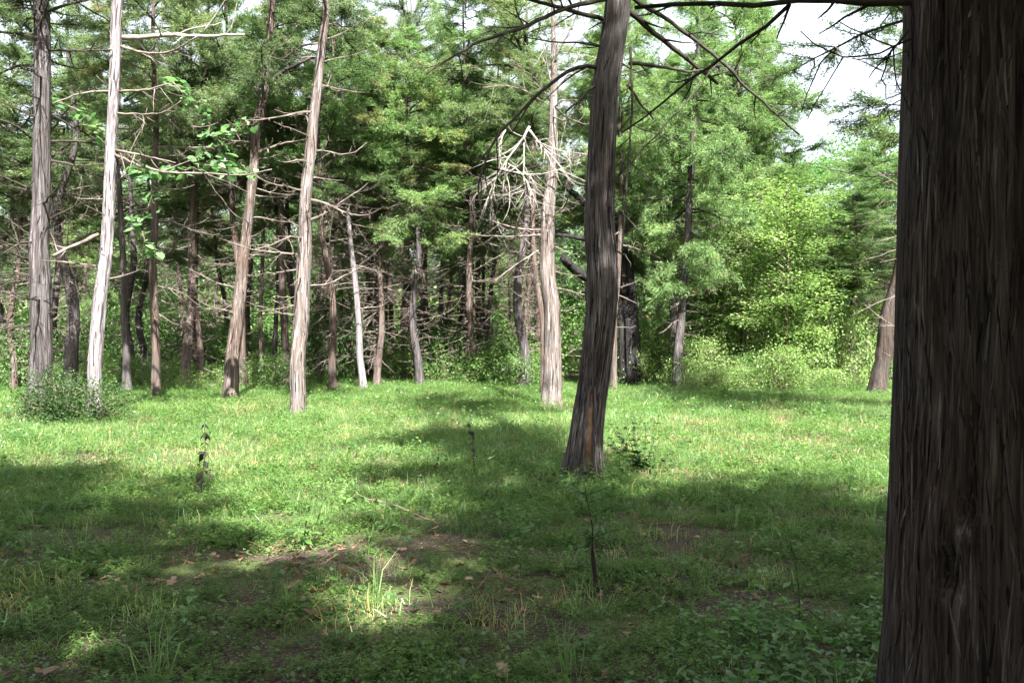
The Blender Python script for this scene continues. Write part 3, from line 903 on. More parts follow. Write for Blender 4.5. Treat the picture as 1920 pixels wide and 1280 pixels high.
R = np.random.default_rng(102)
# blackened hollow snag
def snag():
    d = 27.0
    x0 = (1180 - 960) / F * d; z0 = gz(x0, d) - 0.1
    root = thing('snag', 'blackened hollow broken snag behind the dark mid-view cedar', 'dead tree', (x0, d, z0))
    pts = [(1183, 705, 37), (1182, 640, 36), (1181, 580, 37), (1176, 530, 31), (1168, 470, 25), (1160, 420, 24), (1152, 380, 16)]
    P3 = np.array([P(a, b, d) for a, b, c in pts]) - np.array([x0, d, z0]); P3[0, 2] = 0
    path, rr = interp_path(P3, [c / F * d / 2 for a, b, c in pts], 0.06)
    v = trunk_verts(path, rr, 44, flute=0.32, seed=8.0, fine=0.10, flare=0.3, knots=6)
    # the hollow: press the bark in on the near side
    hc = np.array([P(1178, 560, d)[0] - x0, -rr[30], P(0, 565, d)[2] - z0])
    g = np.exp(-(((v - hc) / np.array([0.2, 0.5, 0.38])) ** 2).sum(-1))
    v[..., 1] += 0.42 * g
    n = len(path); sides = 44
    i = np.arange(n - 1)[:, None] * sides; j = np.arange(sides)[None, :]; k = (j + 1) % sides
    mb = MB(); mb.add(v.reshape(-1, 3), np.stack([i + j, i + k, i + sides + k, i + sides + j], -1).reshape(-1, 4))
    obj('trunk', mb.mesh('trunk', M['char'], True), root)
    limb_px(root, 'char', [(1170, 545), (1110, 525), (1075, 505), (1055, 482)], d, 22, 16, 2, dd=-0.8, tw=False)
    limb_px(root, 'char', [(1158, 420), (1110, 395), (1075, 362), (1060, 350)], d, 16, 10, 2, dd=-0.6, tw=False)
    limb_px(root, 'char', [(1165, 460), (1110, 450), (1045, 440)], d, 11, 7, 2, dd=-0.8, tw=False)
snag()

R = np.random.default_rng(103)
# ---------------------------------------------------------------- broken bleached branch hanging in the light
def broken_branch():
    d = 19.4
    root = thing('broken_branch', 'bleached broken branch hanging upside down, its twigs fanned out in the sun', 'branch', tuple(P(993, 238, d)))
    mains = [[(993, 238), (975, 270), (950, 300), (930, 335), (917, 365), (905, 395)],
             [(993, 245), (1010, 270), (1035, 295), (1060, 320), (1068, 345)],
             [(948, 245), (935, 270), (937, 305), (945, 320)],
             [(983, 268), (982, 320), (985, 375), (1000, 390)],
             [(940, 318), (970, 325), (1010, 330), (1045, 318), (1090, 305)],
             [(925, 345), (920, 390), (935, 430)],
             [(930, 335), (890, 365), (880, 385)],
             [(1005, 265), (1050, 285), (1110, 290)],
             [(950, 305), (985, 330), (1005, 380)]]
    for k, pts in enumerate(mains):
        limb_px(root, 'bleached', pts, d + 0.0, 5.0 if k < 2 else 2.8, 0.8, 20 if k < 2 else 13, name='fork', dd=R.uniform(-0.7, 0.7), sl=(0.2, 0.7), spread=1.0, bias=-0.22)
broken_branch()

R = np.random.default_rng(104)
# ======================================================================= the wood behind
def make_bg_trunk(name, H, r0, mat, seed):
    z = np.linspace(0, H, 34)
    path = np.stack([(vnoise(np.stack([z * 0.35, z * 0 + seed, z * 0], -1)) - 0.5) * 0.5 * np.clip(z / 2, 0, 1),
                     (vnoise(np.stack([z * 0.35, z * 0 + seed, z * 0 + 5], -1)) - 0.5) * 0.5 * np.clip(z / 2, 0, 1), z], -1)
    r = r0 * (1 - 0.93 * (z / H) ** 0.9)
    return trunk_mesh(name, path, r, mat, 12, flare=0.35, seed=seed)
BGT = [make_bg_trunk('far_trunk_%d' % k, 14, r0, M[mt], 3.3 * k) for k, (r0, mt) in enumerate([(0.15, 'bark'), (0.19, 'bark_dark'), (0.13, 'bark_red'), (0.17, 'bark'), (0.11, 'bark_dark')])]

def skyline(px):
    """highest picture row that background crowns reach"""
    if 1430 < px < 1445 or 1760 < px < 1770:
        return -300.0
    xs = [-400, 0, 330, 480, 520, 560, 600, 680, 720, 800, 860, 1100, 1300, 1420, 1465, 1500, 1565, 1620, 1690, 2300]
    ys = [-200, 40, -200, -200, 90, 90, -200, -40, 60, 0, -200, -200, -150, -100, 60, 390, 410, 290, 240, -100]
    return float(np.interp(px, xs, ys))

MARKS = [(-60, None), (75, 'thick grey cedar'), (190, 'silvery trunk'), (292, 'red-brown trunk'), (440, 'leaning cedar'), (562, 'lone pale cedar'),
         (675, 'bowed trunk'), (760, 'thickest shaded trunk'), (915, 'trunk in bushes'), (1034, 'knotty cedar'), (1110, 'dark cedar'), (1272, 'drooping cedar'),
         (1462, 'maple sapling'), (1655, 'right-leaning trunk'), (1700, 'huge trunk'), (1960, None)]
ORD = ['first', 'second', 'third', 'fourth', 'fifth', 'sixth', 'seventh', 'eighth', 'ninth', 'tenth', 'eleventh', 'twelfth', 'thirteenth', 'fourteenth', 'fifteenth', 'sixteenth', 'seventeenth', 'eighteenth', 'nineteenth', 'twentieth', 'twenty-first', 'twenty-second', 'twenty-third', 'twenty-fourth']
NUM = ['', 'one', 'two', 'three', 'four', 'five', 'six', 'seven', 'eight', 'nine', 'ten', 'eleven', 'twelve', 'thirteen', 'fourteen', 'fifteen', 'sixteen', 'seventeen', 'eighteen', 'nineteen', 'twenty', 'twenty-one', 'twenty-two', 'twenty-three', 'twenty-four']
def label_between(items, noun):
    """items: (object, px); say which pair of landmarks each is seen between"""
    bins = {}
    for o, px in items:
        k = int(np.searchsorted([m_[0] for m_ in MARKS], px))
        bins.setdefault(k, []).append((px, o))
    for k, lst in bins.items():
        lst.sort(key=lambda t: t[0])
        a = MARKS[k - 1][1] if 0 < k <= len(MARKS) else None
        b = MARKS[k][1] if k < len(MARKS) else None
        if a and b and a != 'huge trunk':
            where = 'between %s and %s' % (a, b)
        elif a == 'huge trunk':
            where = 'hidden behind the huge near trunk'
        elif b:
            where = 'seen left of the thick grey cedar'
        else:
            where = 'outside the view beyond ' + ('its left edge' if k == 0 else 'the huge near trunk')
        hid = where.startswith(('hidden', 'outside'))
        for i, (px, o) in enumerate(lst):
            n = len(lst)
            o['label'] = '%s %s' % (noun, where) + (', %s of %s from left' % (ORD[i], NUM[n]) if n > 1 and n <= 24 and not hid else '')

def bg_cedar(px, d, cr, label, group, cb, H=None, lean=True, cs=None):
    x = (px - 960) / F * d
    lim = EYE + (HY - skyline(px)) / F * d
    Hh = min(R.uniform(12, 18) if H is None else H, lim * R.uniform(0.9, 1.02))
    cb = min(cb, Hh * 0.5)
    root = thing('cedar_tree', label, 'tree', (x, d, gz(x, d) - 0.1), R.uniform(0, 6.28), group)
    if lean:
        root.rotation_euler = (R.normal() * 0.035, R.normal() * 0.035, R.uniform(0, 6.28))
    s = Hh / 14
    k = R.integers(0, len(BGT))
    obj('trunk', BGT[k], root, scale=(0.85 + 0.35 * R.uniform(),) * 2 + (s,))
    c_ = R.uniform(0.85, 1.2) if cs is None else cs
    obj('crown', CROWN[cr], root, (0, 0, cb), (0, 0, R.uniform(0, 6.28)), (c_, c_, (Hh - cb) / 10))
    obj('bare_branches', TWIGS[R.integers(0, 4)], root, (0, 0, 0), (0, 0, R.uniform(0, 6.28)), (1.0, 1.0, min(1, (cb + 1.5) / 6.5)))
    return root

def bg_rows():
    for (n, d0, d1, lab, grp, cbr, hr) in [
        (20, 28, 33, 'first-row cedar', 'cedars of the first far row', (3.8, 5.4), (8.5, 11.5)),
        (14, 34, 41, 'dim second-row cedar', 'cedars of the second far row', (4.0, 6.0), (11, 15)),
        (17, 42, 54, 'distant back-row cedar', 'cedars at the back of the wood', (3.0, 5.5), (17, 24))]:
        its = []
        for k in range(n):
            px = -160 + 2240 * (k + R.uniform(0.1, 0.9)) / n
            d = R.uniform(d0, d1)
            bright = px > 1120 and R.uniform() < 0.75
            cr = int(R.integers(4, 6)) if bright else int(R.integers(0, 4))
            if not bright and R.uniform() < 0.45:
                cr = int(R.integers(4, 6))
            its.append((bg_cedar(px, d, cr, lab, grp, R.uniform(*cbr), R.uniform(*hr)), px))
        label_between(its, lab)
    # thin poles crowding the shaded middle
    its = []
    for k in range(16):
        px = 585 + 410 * (k + R.uniform(0.1, 0.9)) / 16
        d = R.uniform(31, 43)
        x = (px - 960) / F * d
        root = thing('cedar_tree', 'thin pole', 'tree', (x, d, gz(x, d) - 0.1), R.uniform(0, 6.28), 'thin poles in the shaded middle')
        root.rotation_euler = (R.normal() * 0.05, R.normal() * 0.05, R.uniform(0, 6.28))
        H = R.uniform(9, 12)
        w_ = R.uniform(0.6, 0.95)
        obj('trunk', BGT[[1, 4, 2, 4][k % 4]], root, scale=(w_, w_, H / 14))
        obj('crown', CROWN[2], root, (0, 0, H * 0.66), (0, 0, R.uniform(0, 6)), (0.6, 0.6, H * 0.034))
        obj('bare_branches', TWIGS[k % 4], root, (0, 0, 0), (0, 0, R.uniform(0, 6.28)), (0.9, 0.9, 1.0))
        its.append((root, px))
    label_between(its, 'thin pole cedar')
bg_rows()

for px, d_, cr_, H_, lb in [(25, 25.5, 1, 14, 'tall cedar whose dark sprays fill the top left corner'), (135, 24.5, 0, 14.5, 'tall cedar crown behind the gap between the thick grey and silvery trunks'),
                            (345, 26.0, 3, 15, 'tall cedar rising between the red-brown trunk and the leaning cedar'), (625, 25.5, 5, 14, 'loose green cedar just right of the lone pale cedar'),
                            (705, 27.5, 0, 14.5, 'tall feathery cedar right of the bowed sunlit trunk'), (890, 29.0, 4, 15, 'tall cedar behind the bleached hanging branch'), (985, 27.0, 1, 13.5, 'cedar directly behind the knotty cedar')]:
    bg_cedar(px, d_, cr_, lb, None, R.uniform(6.8, 8.0), H_ + 3.5, cs=R.uniform(0.95, 1.2))
bg_cedar(1195, 30.5, 4, 'tall fresh green cedar directly behind the dark mid-view cedar', None, 4.0, 16.5)
bg_cedar(1395, 30.0, 5, 'tall loose cedar between the drooping cedar and the maple sapling', None, 6.2, 15.5)
bg_cedar(1440, 37.0, 4, 'tall thin cedar whose tip breaks the sky above the maple saplings', None, 7.0, 19.0, cs=0.8)
bg_cedar(1765, 15.5, 1, 'cedar hidden behind the huge trunk, its dark sprays reaching left across the sky', None, 6.2, 12.5, cs=1.1)
R = np.random.default_rng(105)
# broadleaf trees
def broad_mesh(name, H, rx, nclump, per, leafm, L=(0.07, 0.12), low=0.25, flat=0.35, seed=0):
    mb = MB()
    pts = []
    for k in range(nclump):
        h = H * R.uniform(low, 1.0)
        f = (h / H - low) / (1 - low)
        rmax = rx * (0.55 + 0.75 * math.sin(math.pi * min(1, f * 0.85 + 0.12)))
        az = R.uniform(0, 6.28); rr = rmax * math.sqrt(R.uniform(0.05, 1))
        p = np.array([math.cos(az) * rr, math.sin(az) * rr, h])
        b0 = np.array([0, 0, max(0.2, h - rr * R.uniform(0.3, 0.9))])
        n = 6
        path = np.linspace(b0, p, n); path[1:-1] += R.normal(size=(n - 2, 3)) * 0.06 * rr
        tube(mb, path, np.linspace(0.012 + 0.008 * rr, 0.004, n), 3, 0.5, 1, cap=False)
        m = int(per * R.uniform(0.6, 1.4))
        off = R.normal(size=(m, 3)) * np.array([1, 1, flat]) * 0.30 * (rx / 1.5) ** 0.5
        c = p + off
        d = norm(off * np.array([1, 1, 0.3]) + R.normal(size=(m, 3)) * 0.25 + np.array([0, 0, -0.12]))
        nr = norm(R.normal(size=(m, 3)) * 0.55 + np.array([0, 0, 1.0]))
        ll = R.uniform(*L, m)
        tone = np.clip(0.5 + R.normal() * 0.1 + R.normal(size=m) * 0.12, 0, 0.9)
        leaves(mb, c, d, nr, ll, ll * R.uniform(0.5, 0.75, m), tone, 0)
    return mb.mesh(name, [leafm, M['stick']])

OAKC = [broad_mesh('oak_crown_%d' % k, 9.0, 3.2, 130, 120, M['oak'], (0.12, 0.2), 0.1, 0.6) for k in range(2)]
def bg_oak(px, d, H, cb, label, group=None, s=1.0, cr=0):
    x = (px - 960) / F * d
    root = thing('oak_tree', label, 'tree', (x, d, gz(x, d) - 0.1), R.uniform(0, 6.28), group)
    obj('trunk', BGT[1], root, scale=(1.3, 1.3, H / 15))
    obj('crown', OAKC[cr], root, (0, 0, cb), (0, 0, R.uniform(0, 6)), (s, s, (H - cb) / 9))
    return root
oks = []
for k in range(15):
    px = -150 + 2250 * (k + R.uniform(0.2, 0.8)) / 15
    oks.append((bg_oak(px, R.uniform(56, 68), R.uniform(12, 17), R.uniform(0.5, 1.5), 'distant broadleaf tree', 'distant broadleaf trees', R.uniform(1.1, 1.5), k % 2), px))
label_between(oks, 'distant broadleaf tree')
bg_oak(800, 40, 12.5, 5.5, 'bright green broadleaf crown showing below the sky gap in the middle', None, 0.8, 0)
bg_oak(690, 46, 13.0, 5.0, 'bluish green broadleaf crown behind the bowed sunlit trunk', None, 0.8, 1)

R = np.random.default_rng(106)
# the bright sapling on the right
def sapling(px, d, s, label):
    x = (px - 960) / F * d
    root = thing('maple_sapling', label, 'tree', (x, d, gz(x, d) - 0.05))
    root.scale = (s, s, s)
    mb = MB()
    stem = wander([0, 0, 0], [0, 0, 1], 5.2, 12, 0.03)
    tube(mb, stem, np.linspace(0.05, 0.01, 12), 7)
    obj('trunk', mb.mesh('trunk', M['stick'], True), root)
    cm = MB()
    for k in range(70):
        h = R.uniform(0.5, 5.1); f = h / 5.2
        az = R.uniform(0, 6.28)
        L = (0.45 + 1.25 * math.sin(math.pi * min(1, 0.18 + 0.8 * (1 - f)))) * R.uniform(0.6, 1.1)
        el = rad(12 + 25 * f)
        b = wander([0, 0, h], [math.cos(az) * math.cos(el), math.sin(az) * math.cos(el), math.sin(el)], L, 7, 0.07, -0.02, -0.12)
        tube(cm, b, np.linspace(0.012, 0.003, 7), 3, 0.5, 1, cap=False)
        m = int(135 * L)
        fi = R.uniform(0.2, 1, m) * 5.999; i = fi.astype(int)
        c = b[i] + (b[np.minimum(i + 1, 6)] - b[i]) * (fi - i)[:, None]
        off = R.normal(size=(m, 3)) * np.array([0.2, 0.2, 0.08])
        c = c + off
        dr = norm(off * np.array([1, 1, 0.2]) + np.array([math.cos(az), math.sin(az), -0.25]) * 0.12)
        ll = R.uniform(0.05, 0.11, m)
        leaves(cm, c, dr, norm(R.normal(size=(m, 3)) * 0.35 + np.array([0, 0, 1])), ll, ll * 0.7, np.clip(0.52 + 0.16 * R.normal(size=m) + R.normal() * 0.2, 0, 0.95))
    obj('crown', cm.mesh('sapling_crown', [M['maple'], M['stick']]), root)
sapling(1470, 26.5, 1.15, 'largest bright yellow-green maple sapling in tiers, right of the drooping cedar')
sapling(1395, 28.5, 0.95, 'middle-sized maple sapling close behind the drooping cedar')
sapling(1330, 30.5, 1.0, 'maple sapling right of the drooping cedar foot, behind its sprays')
sapling(1432, 31.0, 1.35, 'tall maple sapling behind the largest one, on its left')
sapling(1512, 31.5, 1.25, 'tall maple sapling behind the largest one, on its right')
sapling(1245, 29.5, 0.7, 'small maple sapling by the thin pale dead pole')
sapling(1602, 30.5, 0.8, 'small maple sapling hugging the dark right-leaning trunk')
sapling(1550, 28.0, 0.85, 'smallest maple sapling, left of the dark right-leaning trunk')

R = np.random.default_rng(107)
# undergrowth shrubs
SHRUB = [broad_mesh('shrub_leaves_%d' % k, 1.35, 0.85, 46, 75, mt, (0.05, 0.10), 0.12, 0.7) for k, mt in enumerate([M['shrub'], M['maple'], M['shrub'], M['bush']])]
def herb_mesh(name, H, rx, nst, leafm, leaf=(0.06, 0.12)):
    """loose leafy stems standing apart"""
    mb = MB()
    for k in range(nst):
        p = np.append(R.normal(size=2) * rx * 0.5, 0)
        hh = H * R.uniform(0.4, 1.0)
        st = wander(p, [R.normal() * 0.25, R.normal() * 0.25, 1], hh, 8, 0.08)
        tube(mb, st, np.linspace(0.006, 0.002, 8), 3, 0.4, 1, cap=False)
        m = int(34 * hh) + 8
        fi = R.uniform(0.15, 1, m) * 6.999; i = fi.astype(int)
        c = st[i] + (st[i + 1] - st[i]) * (fi - i)[:, None]
        az = R.uniform(0, 6.28, m)
        dr = norm(np.column_stack([np.cos(az), np.sin(az), R.normal(size=m) * 0.3 - 0.1]))
        c = c + dr * R.uniform(0, 0.13, m)[:, None]
        ll = R.uniform(*leaf, m)
        leaves(mb, c, dr, norm(R.normal(size=(m, 3)) * 0.4 + np.array([0, 0, 1])), ll, ll * R.uniform(0.4, 0.7, m), np.clip(0.5 + R.normal() * 0.12 + R.normal(size=m) * 0.12, 0, 0.92))
    return mb.mesh(name, [leafm, M['stick']])
SHRUB += [herb_mesh('herb_leaves_%d' % k, 1.3, 0.9, 34, mt) for k, mt in enumerate([M['shrub'], M['maple']])]
def shrub(px, d, s, k, label, group=None, sz=1.0):
    x = (px - 960) / F * d
    o = obj('shrub', SHRUB[k], None, (x, d, gz(x, d) - 0.04), (0, 0, R.uniform(0, 6.28)), (s, s, s * sz))
    tag(o, label, 'shrub', group)
    return o
SH = {'belt': [], 'deep': [], 'thick': []}
for k in range(34):   # left and middle, behind the trunks
    px = -120 + 1160 * (k + R.uniform()) / 34
    SH['belt'].append((shrub(px, R.uniform(28, 34) if px > 420 else R.uniform(25.5, 31), R.uniform(0.4, 1.1), int(R.choice([0, 4, 4, 5, 5])),
          'low leafy shrub in the green belt behind the ' + ('left trunks' if px < 420 else 'far grass'), 'shrubs behind the ' + ('left trunks' if px < 420 else 'far grass'), R.uniform(0.7, 1.6)), px))
for k in range(26):
    px = -120 + 2200 * (k + R.uniform()) / 26
    SH['deep'].append((shrub(px, R.uniform(36, 46), R.uniform(1.2, 2.1), int(R.choice([0, 2, 3])), 'taller leafy shrub deep among the far trunks', 'tall shrubs among the far trunks'), px))
for k in range(30):
    px = 1165 + 470 * (k + R.uniform()) / 30
    SH['thick'].append((shrub(px, R.uniform(25.8, 32), R.uniform(0.45, 1.2), int(R.choice([1, 2, 4, 5, 5, 4])), 'bright green shrub in the sunlit thicket at the right edge of the grass', 'shrubs of the sunlit thicket', R.uniform(0.7, 1.7)), px))
for k in range(12):
    px = 1285 + 300 * (k + R.uniform()) / 12
    SH['thick'].append((shrub(px, R.uniform(24.6, 26.0), R.uniform(0.4, 0.8), int(R.choice([1, 4, 5, 5])), 'bright thicket shrub', 'shrubs of the sunlit thicket', R.uniform(0.7, 1.5)), px))
for k, (px, py, s) in enumerate([(955, 722, 1.0), (985, 728, 0.8), (925, 722, 0.85), (990, 715, 1.2)]):
    shrub(px, F * 1.6 / (py - HY), s, 0, 'leafy shrub beside the knotty cedar, ' + ['second', 'third', 'first', 'fourth'][k] + ' of four from left', 'shrubs beside the knotty cedar')
label_between(SH['belt'], 'low belt shrub')
label_between(SH['deep'], 'tall far shrub')
label_between(SH['thick'], 'bright thicket shrub')
shrub(1580, 27.5, 0.9, 1, 'small bright bush beside the dark right-leaning trunk', None, 1.8)
shrub(628, 29.0, 1.0, 3, 'small dark evergreen bush beside the bowed sunlit trunk', None, 2.3)
shrub(518, 26.0, 0.75, 2, 'pale hanging tuft of green behind the lone pale cedar', None, 1.0)

R = np.random.default_rng(108)
# dark bush at the foot of the left trunks
def dark_bush():
    d = 16.3
    x = (120 - 960) / F * d
    root = thing('bush', 'dark round bush at the foot of the thick grey and silvery trunks', 'bush', (x, d, gz(x, d) - 0.03))
    mb = MB(); st = MB()
    for k in range(90):
        az = R.uniform(0, 6.28); el = rad(R.uniform(12, 85))
        L = R.uniform(0.3, 0.95)
        dd = np.array([math.cos(az) * math.cos(el) * 1.05, math.sin(az) * math.cos(el) * 0.9, math.sin(el) * 0.88])
        b = wander([R.normal() * 0.1, R.normal() * 0.1, 0.02], dd, L, 7, 0.14, 0.02, -0.03)
        tube(st, b, np.linspace(0.008, 0.002, 7), 3, cap=False)
        m = 75
        fi = R.uniform(0.35, 1, m) * 5.999; i = fi.astype(int)
        c = b[i] + (b[i + 1] - b[i]) * (fi - i)[:, None] + R.normal(size=(m, 3)) * 0.07
        ll = R.uniform(0.03, 0.06, m)
        leaves(mb, c, rdir(m, 0.1), norm(R.normal(size=(m, 3)) * 0.6 + np.array([0, 0, 1])), ll, ll * 0.6, np.clip(0.5 + 0.15 * R.normal(size=m), 0, 0.9))
    obj('leaves', mb.mesh('bush_leaves', M['bush']), root)
    obj('stems', st.mesh('bush_stems', M['stick']), root)
    for dx, dy, s in ((0.7, -0.3, 0.5),):
        pass
dark_bush()
shrub(175, 16.2, 0.55, 3, 'small dark shrub against the foot of the silvery white trunk')
shrub(95, 17.0, 0.55, 3, 'upright dark shrub in front of the thick grey cedar', None, 1.15)

R = np.random.default_rng(109)
# ======================================================================= vine on the left limbs
def vine():
    d = 17.6
    root = thing('wild_vine', 'vine with broad pale leaves trailing over the limbs of the silvery trunk', 'vine', tuple(P(330, 330, d)))
    runs = [[(112, 193), (140, 202), (165, 215), (185, 232), (192, 255)],
            [(325, 155), (345, 175), (362, 195), (385, 215), (395, 235)],
            [(395, 235), (385, 260), (420, 255), (450, 235), (470, 230)],
            [(425, 255), (420, 290), (430, 320), (470, 325)],
            [(235, 318), (270, 325), (300, 325), (350, 320), (400, 305), (440, 318), (478, 322)],
            [(285, 325), (288, 370), (275, 400), (258, 412)],
            [(245, 412), (270, 425), (270, 450), (285, 480), (305, 490)],
            [(385, 262), (375, 290), (370, 320)]]
    lm = []
    for v_ in range(3):
        mb = MB()
        # a broad heart-shaped leaf with a folded middle
        out = np.array([[0, 0], [0.30, -0.12], [0.50, 0.18], [0.40, 0.55], [0.18, 0.80], [0, 1.0], [-0.18, 0.80], [-0.40, 0.55], [-0.50, 0.18], [-0.30, -0.12]])
        z = 0.12 * np.abs(out[:, 0]) * (1 if v_ != 1 else -1) - 0.10 * out[:, 1] ** 2
        v = np.concatenate([np.column_stack([out, z]), [[0, 0.45, -0.02]]])
        t = [[10, k, (k + 1) % 10] for k in range(10)]
        mb.add(v, None, t, 0.3 + 0.25 * v_)
        lm.append(mb.mesh('vine_leaf_%d' % v_, M['vine']))
    base = np.array(root.location)
    for pts in runs:
        o, path = limb_px(root, 'stick', pts, d, 2.2, 1.4, 0, name='stem', dd=R.uniform(-0.3, 0.3))
        L = np.linalg.norm(np.diff(path, axis=0), axis=1).sum()
        m = int(L * 26) + 8
        for k in range(m):
            p = path[R.integers(0, len(path))] + R.normal(size=3) * np.array([0.09, 0.09, 0.07]) - base
            s = R.uniform(0.08, 0.20)
            obj('leaf', lm[R.integers(0, 3)], root, Vector(p), (R.uniform(-0.9, 0.2), R.normal() * 0.4, R.uniform(0, 6.28)), s)
vine()

R = np.random.default_rng(110)
# ======================================================================= ground growth (uncountable)
def gn_scatter(name, sources, pts, rotz, scl, idx, tilt, label, cat):
    """points carrying turn, size and kind; geometry nodes set one clump on each"""
    c = bpy.data.collections.new(name + '_kinds')
    for k, me in enumerate(sources):
        so_ = bpy.data.objects.new('%s_kind_%02d' % (name, k), me)
        c.objects.link(so_)
    me = bpy.data.meshes.new(name)
    n = len(pts)
    me.vertices.add(n); me.vertices.foreach_set('co', np.asarray(pts, np.float32).ravel())
    a = me.attributes.new('turn', 'FLOAT_VECTOR', 'POINT')
    a.data.foreach_set('vector', np.column_stack([tilt[:, 0], tilt[:, 1], rotz]).astype(np.float32).ravel())
    a = me.attributes.new('size', 'FLOAT', 'POINT'); a.data.foreach_set('value', scl.astype(np.float32))
    a = me.attributes.new('which', 'INT', 'POINT'); a.data.foreach_set('value', idx.astype(np.int32))
    me.update()
    o = obj(name, me)
    ng = bpy.data.node_groups.new(name, 'GeometryNodeTree')
    ng.interface.new_socket('Geometry', in_out='INPUT', socket_type='NodeSocketGeometry')
    ng.interface.new_socket('Geometry', in_out='OUTPUT', socket_type='NodeSocketGeometry')
    N, L = ng.nodes, ng.links
    gi, go = N.new('NodeGroupInput'), N.new('NodeGroupOutput')
    ip = N.new('GeometryNodeInstanceOnPoints')
    ci = N.new('GeometryNodeCollectionInfo')
    ci.inputs['Collection'].default_value = c
    ci.inputs['Separate Children'].default_value = True
    ci.inputs['Reset Children'].default_value = True
    def attr(nm, ty):
        x = N.new('GeometryNodeInputNamedAttribute'); x.data_type = ty; x.inputs['Name'].default_value = nm
        return x.outputs['Attribute']
    L.new(gi.outputs[0], ip.inputs['Points'])
    L.new(ci.outputs[0], ip.inputs['Instance'])
    ip.inputs['Pick Instance'].default_value = True
    L.new(attr('which', 'INT'), ip.inputs['Instance Index'])
    er = N.new('FunctionNodeEulerToRotation')
    L.new(attr('turn', 'FLOAT_VECTOR'), er.inputs[0])
    L.new(er.outputs[0], ip.inputs['Rotation'])
    L.new(attr('size', 'FLOAT'), ip.inputs['Scale'])
    L.new(ip.outputs[0], go.inputs[0])
    md = o.modifiers.new('scatter', 'NODES'); md.node_group = ng
    tag(o, label, cat, kind='stuff')
    return o

def blade_clump(n, h, wd, spread, lean=0.35, tb=0.5):
    mb = MB()
    p = R.normal(size=(n, 2)) * spread
    hh = R.uniform(*h, n); ww = R.uniform(*wd, n)
    az = R.uniform(0, 6.28, n)
    ld = np.column_stack([np.cos(az), np.sin(az)]) * (np.abs(R.normal(size=n)) * lean)[:, None]
    b = np.column_stack([p, np.full(n, -0.01)])
    up = np.array([0, 0, 1.0])
    d1 = norm(np.column_stack([ld * 0.5, np.ones(n)])); d2 = norm(np.column_stack([ld * 2.2, np.full(n, 0.75)]))
    m1 = b + d1 * (hh * 0.55)[:, None]; tp = m1 + d2 * (hh * 0.5)[:, None]
    a2 = R.uniform(0, 6.28, n)
    s = np.column_stack([np.cos(a2), np.sin(a2), np.zeros(n)]) * ww[:, None] / 2
    v = np.stack([b - s, b + s, m1 + s * 0.85, m1 - s * 0.85, tp], 1).reshape(-1, 3)
    o = np.arange(n) * 5
    q = np.stack([o, o + 1, o + 2, o + 3], -1); t = np.stack([o + 3, o + 2, o + 4], -1)
    ti = np.clip(tb + R.normal(size=n) * 0.15, 0, 0.95)
    ti = np.where(R.uniform(size=n) < 0.05, 1.15, ti)
    mb.add(v, q, t, np.repeat(ti, 5))
    return mb

def mat_clump(nst, h, spread, leaf, per):
    """low small-leaved weed: short stems with rings of tiny leaves"""
    mb = MB()
    for k in range(nst):
        p = np.append(R.normal(size=2) * spread, 0)
        H = R.uniform(*h)
        d = norm(np.append(R.normal(size=2) * 0.45, 1))
        tip = p + d * H
        f = R.uniform(0.25, 1.0, per)
        c = p + d * (H * f)[:, None] + R.normal(size=(per, 3)) * 0.004
        az = R.uniform(0, 6.28, per)
        dr = norm(np.column_stack([np.cos(az), np.sin(az), R.uniform(-0.15, 0.55, per)]))
        ll = R.uniform(*leaf, per)
        leaves(mb, c, dr, norm(R.normal(size=(per, 3)) * 0.3 + np.array([0, 0, 1])), ll, ll * R.uniform(0.4, 0.6, per), np.clip(0.5 + R.normal() * 0.1 + R.normal(size=per) * 0.1, 0, 0.95))
    return mb

def broad_clump(n, h, spread, leaf, wr=0.65):
    mb = MB()
    p = np.column_stack([R.normal(size=(n, 2)) * spread, R.uniform(*h, n)])
    az = R.uniform(0, 6.28, n)
    dr = norm(np.column_stack([np.cos(az), np.sin(az), R.normal(size=n) * 0.25]))
    ll = R.uniform(*leaf, n)
    leaves(mb, p, dr, norm(R.normal(size=(n, 3)) * 0.3 + np.array([0, 0, 1])), ll, ll * wr, np.clip(0.5 + R.normal(size=n) * 0.15, 0, 0.95))
    for k in range(n):
        q0 = p[k] * np.array([0.5, 0.5, 0]); sd_ = np.array([0.0012, 0, 0])
        mb.add([q0 - sd_, q0 + sd_, p[k]], None, [[0, 1, 2]], 0.4)
    return mb

def area_points(n, ymin, ymax, half=0.66, pad=1.2):
    y = np.sqrt(R.uniform(ymin**2, ymax**2, n))
    x = R.uniform(-1, 1, n) * (y * half + pad)
    return x, y

def bare(x, y):
    """0..1: how bare the floor is here (litter patches)"""
    a = n2(x, y, 0.9, 3, 2.0)
    p1 = np.exp(-(((x + 1.15) / 0.9) ** 2 + ((y - 5.9) / 0.8) ** 2))
    p2_ = np.exp(-(((x + 0.25) / 0.7) ** 2 + ((y - 6.6) / 0.9) ** 2))
    p3_ = np.exp(-(((x - 0.1) / 0.28) ** 2 + ((y - 5.65) / 0.3) ** 2))
    for cx, cy, sx, sy, am in ((-6.0, 15.9, 1.3, 0.6, 0.7), (-3.7, 12.5, 1.0, 0.5, 0.6), (2.8, 10.6, 0.9, 0.4, 0.6), (2.7, 12.3, 0.8, 0.5, 0.5), (-2.0, 8.8, 0.8, 0.4, 0.5), (1.0, 7.6, 0.5, 0.4, 0.7), (1.7, 9.0, 0.5, 0.3, 0.6)):
        a = a + am / 3 * np.exp(-(((x - cx) / sx) ** 2 + ((y - cy) / sy) ** 2))
    return np.clip((a - 0.5) * 2.6 + 0.08 + 0.72 * p1 + 0.36 * p2_ + 0.7 * p3_, 0, 1)

